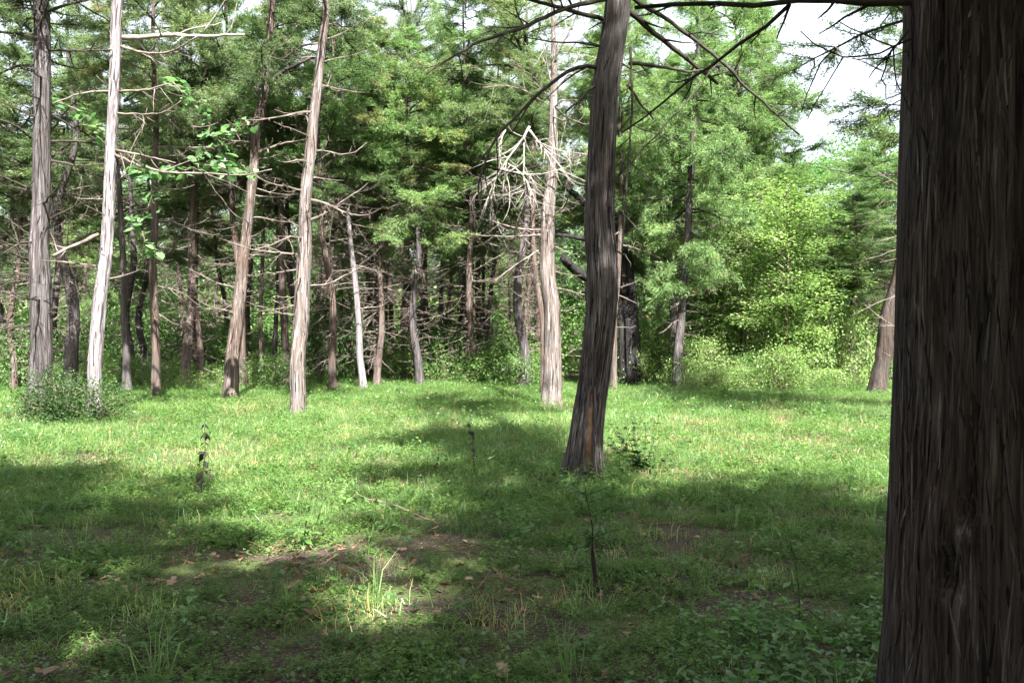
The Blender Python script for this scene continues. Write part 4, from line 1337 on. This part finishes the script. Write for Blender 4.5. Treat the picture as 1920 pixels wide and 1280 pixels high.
def scatter_all():
    # grass
    gs = [blade_clump(34, (0.08, 0.20), (0.003, 0.005), 0.07, tb=0.45 + 0.1 * R.normal()).mesh('grass_near_%d' % k, M['grass']) for k in range(4)]
    gs += [blade_clump(46, (0.06, 0.20), (0.005, 0.009), 0.12, tb=0.5).mesh('grass_far_%d' % k, M['grass']) for k in range(4)]
    gs += [blade_clump(16, (0.22, 0.38), (0.004, 0.008), 0.035, 0.5, tb=0.55).mesh('grass_tall_%d' % k, M['grass']) for k in range(2)]
    gs += [blade_clump(30, (0.10, 0.22), (0.004, 0.008), 0.10, 1.6, tb=1.12).mesh('grass_straw_%d' % k, M['grass']) for k in range(2)]
    X, Y, I, S = [], [], [], []
    x, y = area_points(5200, 2.2, 22)
    k = n2(x, y, 0.8, 3, 12.0) + 0.08 * R.normal(size=len(x)) > np.where(y < 8.5, 0.72, 0.60)
    x, y = x[k], y[k]; X.append(x); Y.append(y); I.append(R.integers(10, 12, len(x))); S.append(R.uniform(0.5, 1.0, len(x)))
    x, y = area_points(5200, 2.2, 9.5)
    k = R.uniform(size=len(x)) < (0.03 + 0.55 * np.clip((y - 7) / 4, 0, 1)) * (1 - 0.8 * bare(x, y))
    x, y = x[k], y[k]; X.append(x); Y.append(y); I.append(R.integers(0, 4, len(x))); S.append(R.uniform(0.6, 1.15, len(x)))
    x, y = area_points(17000, 9.0, 31)
    k = R.uniform(size=len(x)) < (0.25 + 0.9 * np.clip(n2(x, y, 0.5, 3, 6.0) * 1.6 - 0.3, 0, 1)) * (1 - 0.85 * bare(x, y))
    x, y = x[k], y[k]; X.append(x); Y.append(y); I.append(R.integers(4, 8, len(x))); S.append(R.uniform(0.55, 1.1, len(x)) * (0.65 + 0.6 * n2(x, y, 0.3, 2, 1.0)))
    x, y = area_points(260, 3.5, 24)
    X.append(x); Y.append(y); I.append(R.integers(8, 10, len(x))); S.append(R.uniform(0.6, 1.1, len(x)))
    X, Y, I, S = map(np.concatenate, (X, Y, I, S))
    n = len(X)
    gn_scatter('grass', gs, np.column_stack([X, Y, ground_z(X, Y)]), R.uniform(0, 6.28, n), S, I, R.normal(size=(n, 2)) * 0.08, 'fine grass growing across the clearing', 'grass')
    # low small-leaved weeds
    ws = [mat_clump(15, (0.03, 0.12), 0.075, (0.012, 0.026), 13).mesh('weed_small_%d' % k, M['weed']) for k in range(5)]
    ws += [mat_clump(20, (0.05, 0.16), 0.12, (0.016, 0.032), 11).mesh('weed_mid_%d' % k, M['weed']) for k in range(4)]
    X, Y, I, S = [], [], [], []
    x, y = area_points(14000, 2.2, 11)
    k = (R.uniform(size=len(x)) < 1.05 - bare(x, y) * 0.97) & (n2(x, y, 2.6, 2, 4.0) + 0.16 * R.normal(size=len(x)) > 0.47)
    x, y = x[k], y[k]; X.append(x); Y.append(y); I.append(R.integers(0, 5, len(x))); S.append(R.uniform(0.55, 1.0, len(x)) * (0.55 + 1.1 * n2(x, y, 1.7, 2, 5.0)))
    x, y = area_points(9000, 8, 31)
    k = R.uniform(size=len(x)) < 0.9 - 0.5 * bare(x, y)
    x, y = x[k], y[k]; X.append(x); Y.append(y); I.append(R.integers(5, 9, len(x))); S.append(R.uniform(0.7, 1.3, len(x)))
    X, Y, I, S = map(np.concatenate, (X, Y, I, S)); n = len(X)
    gn_scatter('ground_cover', ws, np.column_stack([X, Y, ground_z(X, Y)]), R.uniform(0, 6.28, n), S, I, R.normal(size=(n, 2)) * 0.1, 'low small-leaved weeds matting the forest floor', 'weeds')
    # broad-leaved seedlings
    hs = [broad_clump(9, (0.03, 0.12), 0.05, (0.03, 0.06)).mesh('seedling_%d' % k, M['herb']) for k in range(4)]
    hs += [broad_clump(24, (0.05, 0.28), 0.08, (0.03, 0.07), 0.5).mesh('seedling_tall_%d' % k, M['herb']) for k in range(3)]
    x, y = area_points(8500, 2.2, 29)
    den = np.where((x > 0.8) & (y < 5.2), 1.0, 0.5) * (1 - 0.5 * bare(x, y))
    k = R.uniform(size=len(x)) < den
    x, y = x[k], y[k]
    x2 = R.uniform(0.9, 2.0, 110); y2 = R.uniform(3.2, 4.9, 110)
    x, y = np.append(x, x2), np.append(y, y2)
    for fx, fy, fr in FEET:
        q_ = 26 if fy < 15 else 12
        a_ = R.uniform(0, 6.28, q_); r_ = fr * R.uniform(1.0, 2.2, q_)
        x, y = np.append(x, fx + np.cos(a_) * r_), np.append(y, fy + np.sin(a_) * r_)
    n = len(x)
    I = np.where(R.uniform(size=n) < np.where(y > 9, 0.5, 0.16), R.integers(4, 7, n), R.integers(0, 4, n))
    gn_scatter('seedlings', hs, np.column_stack([x, y, ground_z(x, y)]), R.uniform(0, 6.28, n), R.uniform(0.6, 1.25, n), I, R.normal(size=(n, 2)) * 0.1, 'broad-leaved seedlings scattered through the weeds', 'seedlings')
    # litter
    ds = []
    for k in range(5):
        mb = MB()
        out = np.array([[0, 0], [0.22, 0.10], [0.16, 0.30], [0.34, 0.45], [0.20, 0.60], [0.22, 0.82], [0, 1.0], [-0.2, 0.8], [-0.18, 0.6], [-0.33, 0.42], [-0.15, 0.3], [-0.2, 0.1]])
        out = out * (1 + R.normal(size=out.shape) * 0.08)
        z = 0.35 * out[:, 0] ** 2 * R.uniform(-1, 3) + 0.25 * (out[:, 1] - 0.5) ** 2 * R.uniform(-1, 3) + R.normal(size=12) * 0.03
        v = np.concatenate([np.column_stack([out - np.array([0, 0.5]), z + 0.03]), [[0, 0, 0.03]]])
        mb.add(v, None, [[12, a, (a + 1) % 12] for a in range(12)], 0.35 + 0.1 * k)
        ds.append(mb.mesh('dead_leaf_%d' % k, M['deadleaf']))
    for k in range(3):
        mb = MB()
        for _ in range(9):
            tube(mb, wander(np.append(R.normal(size=2) * 0.9, 0.03), np.append(R.normal(size=2), 0.05), R.uniform(0.5, 1.7), 4, 0.25), 0.035, 3, R.uniform(0.1, 0.6))
        ds.append(mb.mesh('twig_bits_%d' % k, M['deadleaf']))
    x, y = area_points(16000, 2.2, 20)
    k = R.uniform(size=len(x)) < 0.10 + 0.9 * bare(x, y) ** 1.2
    x, y = x[k], y[k]
    for fx, fy, fr in FEET:
        a_ = R.uniform(0, 6.28, 40); r_ = fr * R.uniform(0.9, 2.4, 40)
        x, y = np.append(x, fx + np.cos(a_) * r_), np.append(y, fy + np.sin(a_) * r_)
    n = len(x)
    gn_scatter('leaf_litter', ds, np.column_stack([x, y, ground_z(x, y) + 0.008]), R.uniform(0, 6.28, n), 0.024 + 0.09 * R.uniform(size=n) ** 1.8, R.integers(0, 8, n), R.normal(size=(n, 2)) * 0.4, 'brown dead leaves littering bare patches of soil', 'leaf litter')
    return ds
DEADLEAF = scatter_all()
def far_wood():
    n = 130
    y = R.uniform(66, 110, n); x = R.uniform(-1, 1, n) * (y * 0.72)
    gn_scatter('far_woodland', OAKC, np.column_stack([x, y, np.full(n, -1.2)]), R.uniform(0, 6.28, n), R.uniform(0.75, 1.35, n), R.integers(0, 2, n), np.zeros((n, 2)), 'dim mass of leafy woodland far behind the trunks', 'woodland')
    n = 150
    y = R.uniform(52, 70, n); x = R.uniform(-1, 1, n) * (y * 0.72)
    gn_scatter('far_undergrowth', SHRUB[:4], np.column_stack([x, y, np.full(n, -0.1)]), R.uniform(0, 6.28, n), R.uniform(1.8, 3.4, n), R.integers(0, 4, n), np.zeros((n, 2)), 'leafy undergrowth far back below the trees', 'undergrowth')
far_wood()

R = np.random.default_rng(111)
# ======================================================================= single plants and sticks in the clearing
def on_ground(px, py):
    d = F * EYE / (py - HY)
    for _ in range(3):
        x = (px - 960) / F * d
        d = F * (EYE - gz(x, d)) / (py - HY)
    x = (px - 960) / F * d
    return x, d, gz(x, d)

def weed_plant(px, py, hpx, label, mat='herb', pairs=9, leaf=(0.04, 0.08), nst=1, lean=0.06, droop=0.0, name='tall_weed', cat='weed', group=None, wr=0.42):
    x, d, z = on_ground(px, py)
    H = hpx / F * d
    root = thing(name, label, cat, (x, d, z - 0.01), 0, group)
    st, lf = MB(), MB()
    for s_ in range(nst):
        path = wander([R.normal() * 0.02 * (nst > 1), R.normal() * 0.02 * (nst > 1), 0], [R.normal() * lean * (1 + nst * 0.7), R.normal() * lean, 1], H * R.uniform(0.75, 1.0) if nst > 1 else H, 10, 0.05)
        tube(st, path, np.linspace(0.006, 0.002, 10), 5)
        for k in range(pairs):
            f = float(np.clip(0.15 + 0.85 * (k + 0.5) / pairs + R.normal() * 0.04, 0.1, 1))
            i = min(int(f * 9), 8)
            c = path[i]
            for sg in (0, math.pi):
                az = k * 1.57 + sg + R.normal() * 0.3
                if mat != 'wilt' and R.uniform() < 0.18:
                    continue
                dr = norm(np.array([[math.cos(az), math.sin(az), 0.2 - droop * R.uniform(0.5, 1.6) + R.normal() * 0.2]]))
                L = R.uniform(leaf[0] * 0.6, leaf[1]) * (1.1 - 0.5 * f)
                leaves(lf, np.array([c]), dr, np.array([[R.normal() * 0.3, R.normal() * 0.3, 1.0]]), np.array([L]), np.array([L * wr]), np.array([np.clip(0.5 + R.normal() * 0.15, 0, 0.9)]), fold=0.05)
    obj('stem', st.mesh('weed_stem', M['wilt'] if mat == 'wilt' else M['herb']), root)
    obj('leaves', lf.mesh('weed_leaves', M[mat]), root)
    return root

weed_plant(376, 932, 158, 'tallest wilted dark weed, on the left side of the clearing', 'wilt', 15, (0.10, 0.19), droop=1.4, name='wilted_weed', lean=0.02, wr=0.5)
weed_plant(889, 885, 105, 'crumpled black wilted weed in mid clearing', 'wilt', 15, (0.08, 0.15), droop=1.4, name='wilted_weed', lean=0.02, wr=0.5)
weed_plant(817, 893, 44, 'short wilted dark weed left of the crumpled black one', 'wilt', 9, (0.06, 0.11), droop=1.2, name='wilted_weed', lean=0.03)
weed_plant(803, 885, 36, 'tiny wilted sprig beside the short dark weed', 'wilt', 4, (0.03, 0.06), droop=0.7, name='wilted_weed')
weed_plant(446, 800, 34, 'small dark dead stalk in the sun left of the lone pale cedar', 'wilt', 4, (0.03, 0.06), droop=0.4, name='wilted_weed')
weed_plant(577, 1030, 205, 'tall green weed with narrow leaves, left foreground, its stem dark', 'shrub', 18, (0.06, 0.12), nst=3, lean=0.07, droop=0.3)
weed_plant(1205, 890, 135, 'leafy many-stemmed weed on the right side of the dark mid-view cedar', 'bush', 22, (0.07, 0.12), nst=11, lean=0.11, wr=0.65)
weed_plant(1222, 905, 90, 'slender weed leaning right beside the many-stemmed one', 'herb', 8, (0.04, 0.08), nst=2, lean=0.1)
weed_plant(1428, 815, 48, 'feathery dark weed alone in the sunny grass on the right', 'bush', 9, (0.05, 0.09), lean=0.02, wr=0.22)
weed_plant(1330, 820, 60, 'thin sprig left of the feathery weed in the right grass', 'bush', 7, (0.04, 0.07), lean=0.05, wr=0.3)
weed_plant(1462, 905, 50, 'weed with drooping leaves at the edge of the right shade', 'herb', 5, (0.06, 0.10), droop=0.5)
weed_plant(1590, 930, 80, 'broad weed in the half shade near the huge trunk', 'herb', 7, (0.06, 0.10), nst=2)
weed_plant(1092, 960, 75, 'pale leafy weed at the foot of the dark mid-view cedar', 'shrub', 9, (0.05, 0.08), nst=3, lean=0.12)
weed_plant(1120, 1010, 60, 'bright low weed in front of the dark mid-view cedar', 'shrub', 6, (0.05, 0.09), nst=3, lean=0.16)
weed_plant(515, 940, 95, 'thin grassy stalk in the left shade edge', 'herb', 8, (0.05, 0.08), lean=0.05, wr=0.25)
weed_plant(120, 880, 55, 'small upright stalk at the far left of the clearing', 'bush', 6, (0.04, 0.07), lean=0.05, wr=0.3)
weed_plant(690, 1040, 120, 'spindly green weed bent under the arched dry stick', 'herb', 6, (0.05, 0.09), lean=0.05, droop=0.6)
weed_plant(1500, 1180, 190, 'thin dark weed stalk in the deep right shade', 'bush', 10, (0.05, 0.09), lean=0.04)
weed_plant(1320, 900, 95, 'thin stalk with tiny leaves left of the drooping-leaf weed', 'bush', 9, (0.03, 0.05), lean=0.05, wr=0.3)
weed_plant(745, 782, 45, 'bright knee-high weed in the far sunny grass', 'shrub', 7, (0.06, 0.10), nst=4, lean=0.15)
weed_plant(600, 790, 35, 'bright low weed right of the lone pale cedar foot', 'shrub', 6, (0.06, 0.10), nst=4, lean=0.15)
weed_plant(345, 745, 45, 'light green spreading weed behind the grass on the left', 'shrub', 8, (0.07, 0.12), nst=5, lean=0.2)

weed_plant(1052, 915, 58, 'low pale weed hugging the left foot of the dark mid-view cedar', 'shrub', 9, (0.06, 0.11), nst=9, lean=0.18)
weed_plant(1140, 915, 60, 'leafy weed hugging the right foot of the dark mid-view cedar', 'shrub', 10, (0.06, 0.11), nst=9, lean=0.16)
weed_plant(1168, 895, 70, 'upright weed between the dark cedar foot and the many-stemmed weed', 'herb', 9, (0.05, 0.09), nst=3, lean=0.1)
weed_plant(965, 880, 45, 'small bright weed in the sun right of the crumpled black one', 'shrub', 7, (0.05, 0.09), nst=4, lean=0.15)
weed_plant(655, 870, 55, 'bright weed right of the tall narrow-leaved one', 'shrub', 8, (0.05, 0.09), nst=3, lean=0.12)
weed_plant(250, 905, 60, 'green weed left of the tallest wilted weed', 'herb', 8, (0.05, 0.09), nst=3, lean=0.12)

def stick(pts, w0, w1, label, sub=3, mat='stick', lift=0.02, group=None):
    P3 = []
    for px, py in pts:
        x, y, z = on_ground(px, py); P3.append([x, y, z + lift])
    P3 = np.array(P3)
    base = P3[0].copy(); P3 = P3 - base
    s = np.concatenate([[0], np.cumsum(np.linalg.norm(np.diff(P3, axis=0), axis=1))])
    u = np.linspace(0, s[-1], 14)
    path = np.stack([np.interp(u, s, P3[:, k]) for k in range(3)], -1) + R.normal(size=(14, 3)) * 0.006
    mb = MB(); tube(mb, path, np.linspace(w0, w1, 14), 6)
    for k in range(sub):
        i = R.integers(3, 12)
        bare_limb(mb, path[i], norm(path[i + 1] - path[i]) + rdir(1)[0] * 0.6 * np.array([1, 1, 0.4]), s[-1] * R.uniform(0.12, 0.3), w1 * 1.1, sub=2, sides=4, tw=False)
    o = obj('fallen_stick', mb.mesh('fallen_stick', M[mat]), None, base)
    tag(o, label, 'stick', group)
stick([(45, 992), (110, 988), (175, 990)], 0.008, 0.004, 'thin pale stick lying in the weeds at far left', 2)
stick([(760, 960), (820, 985), (880, 1000)], 0.006, 0.003, 'thin stick in the shade left of the dark mid-view cedar', 2)
stick([(985, 930), (1030, 922), (1075, 915)], 0.02, 0.008, 'dark root-like stick left of the dark cedar foot', 2, 'limb_dark')
stick([(745, 735), (755, 741), (762, 738)], 0.05, 0.03, 'short dark log end lying in the far grass', 1, 'limb_dark', 0.08)
stick([(1500, 1145), (1580, 1190), (1650, 1215)], 0.007, 0.004, 'thin dark stick in the deep shade by the huge trunk', 2, 'limb_dark')
stick([(1200, 745), (1250, 738), (1310, 742)], 0.03, 0.015, 'weathered stick lying at the edge of the far thicket', 2)
stick([(1290, 765), (1340, 768), (1390, 766)], 0.02, 0.012, 'pale stick in the sunny grass on the right', 1, 'deadwood')
def arched_stick():
    x, y, z = on_ground(770, 965)
    base = np.array([x, y, z])
    root_pts = np.array([P(775, 962, y), P(745, 948, y), P(715, 940, y - 0.05), P(690, 935, y - 0.1), P(668, 925, y - 0.15), P(652, 940, y - 0.15)]) - base
    mb = MB(); tube(mb, root_pts, np.linspace(0.007, 0.002, 6), 5)
    o = obj('dry_stalk', mb.mesh('dry_stalk', M['stick']), None, base)
    tag(o, 'arched dry stalk leaning over the weeds in left-middle foreground', 'stalk')
arched_stick()
def young_tree():
    x, y, z = on_ground(1116, 1112)
    root = thing('young_tree', 'knee-high leafy seedling tree with a black stem, before the dark cedar', 'sapling', (x, y, z - 0.03))
    zz = np.linspace(0, 0.70, 16)
    path = np.column_stack([-0.06 * (zz / 0.7) ** 2 + 0.006 * np.sin(zz * 17), 0.02 * np.sin(zz * 9), zz])
    mb = MB(); tube(mb, path, np.interp(zz, [0, 0.25, 0.32, 0.7], [0.017, 0.015, 0.007, 0.002]), 8)
    lf = MB()
    for k in range(16):
        i = int(R.uniform(6, 15)); az = R.uniform(0, 6.28)
        b = wander(path[i], [math.cos(az), math.sin(az), R.uniform(0.1, 0.9)], R.uniform(0.08, 0.24), 5, 0.12)
        tube(mb, b, np.linspace(0.003, 0.001, 5), 3, cap=False)
        m = 9
        c = b[R.integers(1, 5, m)] + R.normal(size=(m, 3)) * 0.012
        ll = R.uniform(0.03, 0.065, m)
        leaves(lf, c, rdir(m, 0.0), norm(R.normal(size=(m, 3)) * 0.4 + np.array([0, 0, 1])), ll, ll * 0.6, np.clip(0.5 + R.normal(size=m) * 0.15, 0, 0.9))
    obj('stem', mb.mesh('young_stem', M['limb_dark'], True), root)
    obj('leaves', lf.mesh('young_leaves', M['herb']), root)
young_tree()

# a few larger dead leaves that lie singly
for k, (px, py) in enumerate([(560, 1092), (582, 1085), (612, 1100), (548, 1108), (565, 1175), (590, 1160), (700, 1215), (715, 1250), (940, 1272), (812, 1000), (820, 1160), (45, 1148), (85, 1272), (640, 1082), (880, 1095), (700, 1090), (600, 1120), (900, 1165)]):
    x, y, z = on_ground(px, py)
    o = obj('fallen_leaf', DEADLEAF[k % 5], None, (x, y, z + 0.035), (R.normal() * 0.35, R.normal() * 0.35, R.uniform(0, 6.28)), R.uniform(0.09, 0.15))
    tag(o, 'curled brown dead leaf lying on the bare foreground soil', 'leaf', 'large dead leaves in the foreground')

R = np.random.default_rng(112)
# ======================================================================= trees behind the viewpoint whose crowns shade the foreground
for (x, y, cr, cb, H, cs) in [(-2.9, 0.6, 6, 4.6, 11.5, 1.0), (-5.8, 1.2, 6, 4.2, 11.0, 1.1), (4.9, -0.8, 6, 4.5, 11.0, 1.05), (7.6, 0.2, 3, 4.5, 11.5, 1.1), (0.9, -3.2, 3, 4.0, 11.0, 1.1), (3.1, -2.2, 6, 4.0, 12.5, 0.95), (-0.9, -0.9, 3, 4.4, 10.5, 0.85), (-8.5, 3.0, 1, 4.5, 11, 1.1), (3.0, -4.0, 1, 4.5, 11.0, 1.1), (-2.2, -4.2, 1, 4.5, 11.0, 1.1), (-6, -3, 3, 3, 12, 1.2), (6.5, -4, 1, 3, 12, 1.2), (0.5, -8, 1, 2.5, 12, 1.3), (-4.5, -9, 3, 2.5, 13, 1.3), (5, -10, 1, 2.5, 13, 1.3), (10, -5, 3, 2.5, 12, 1.3), (-10, -5, 1, 2.5, 12, 1.3), (9.5, 3.5, 1, 4.5, 10.5, 1.0)]:
    root = thing('cedar_tree', 'cedar beside the viewpoint whose crown shades the foreground', 'tree', (x, y, gz(x, y) - 0.1), R.uniform(0, 6.28), 'cedars beside the viewpoint')
    obj('trunk', BGT[1], root, scale=(1.2, 1.2, H / 14.5))
    obj('crown', CROWN[cr], root, (0, 0, cb), (0, 0, R.uniform(0, 6.28)), (cs, cs, (H - cb) / 10))
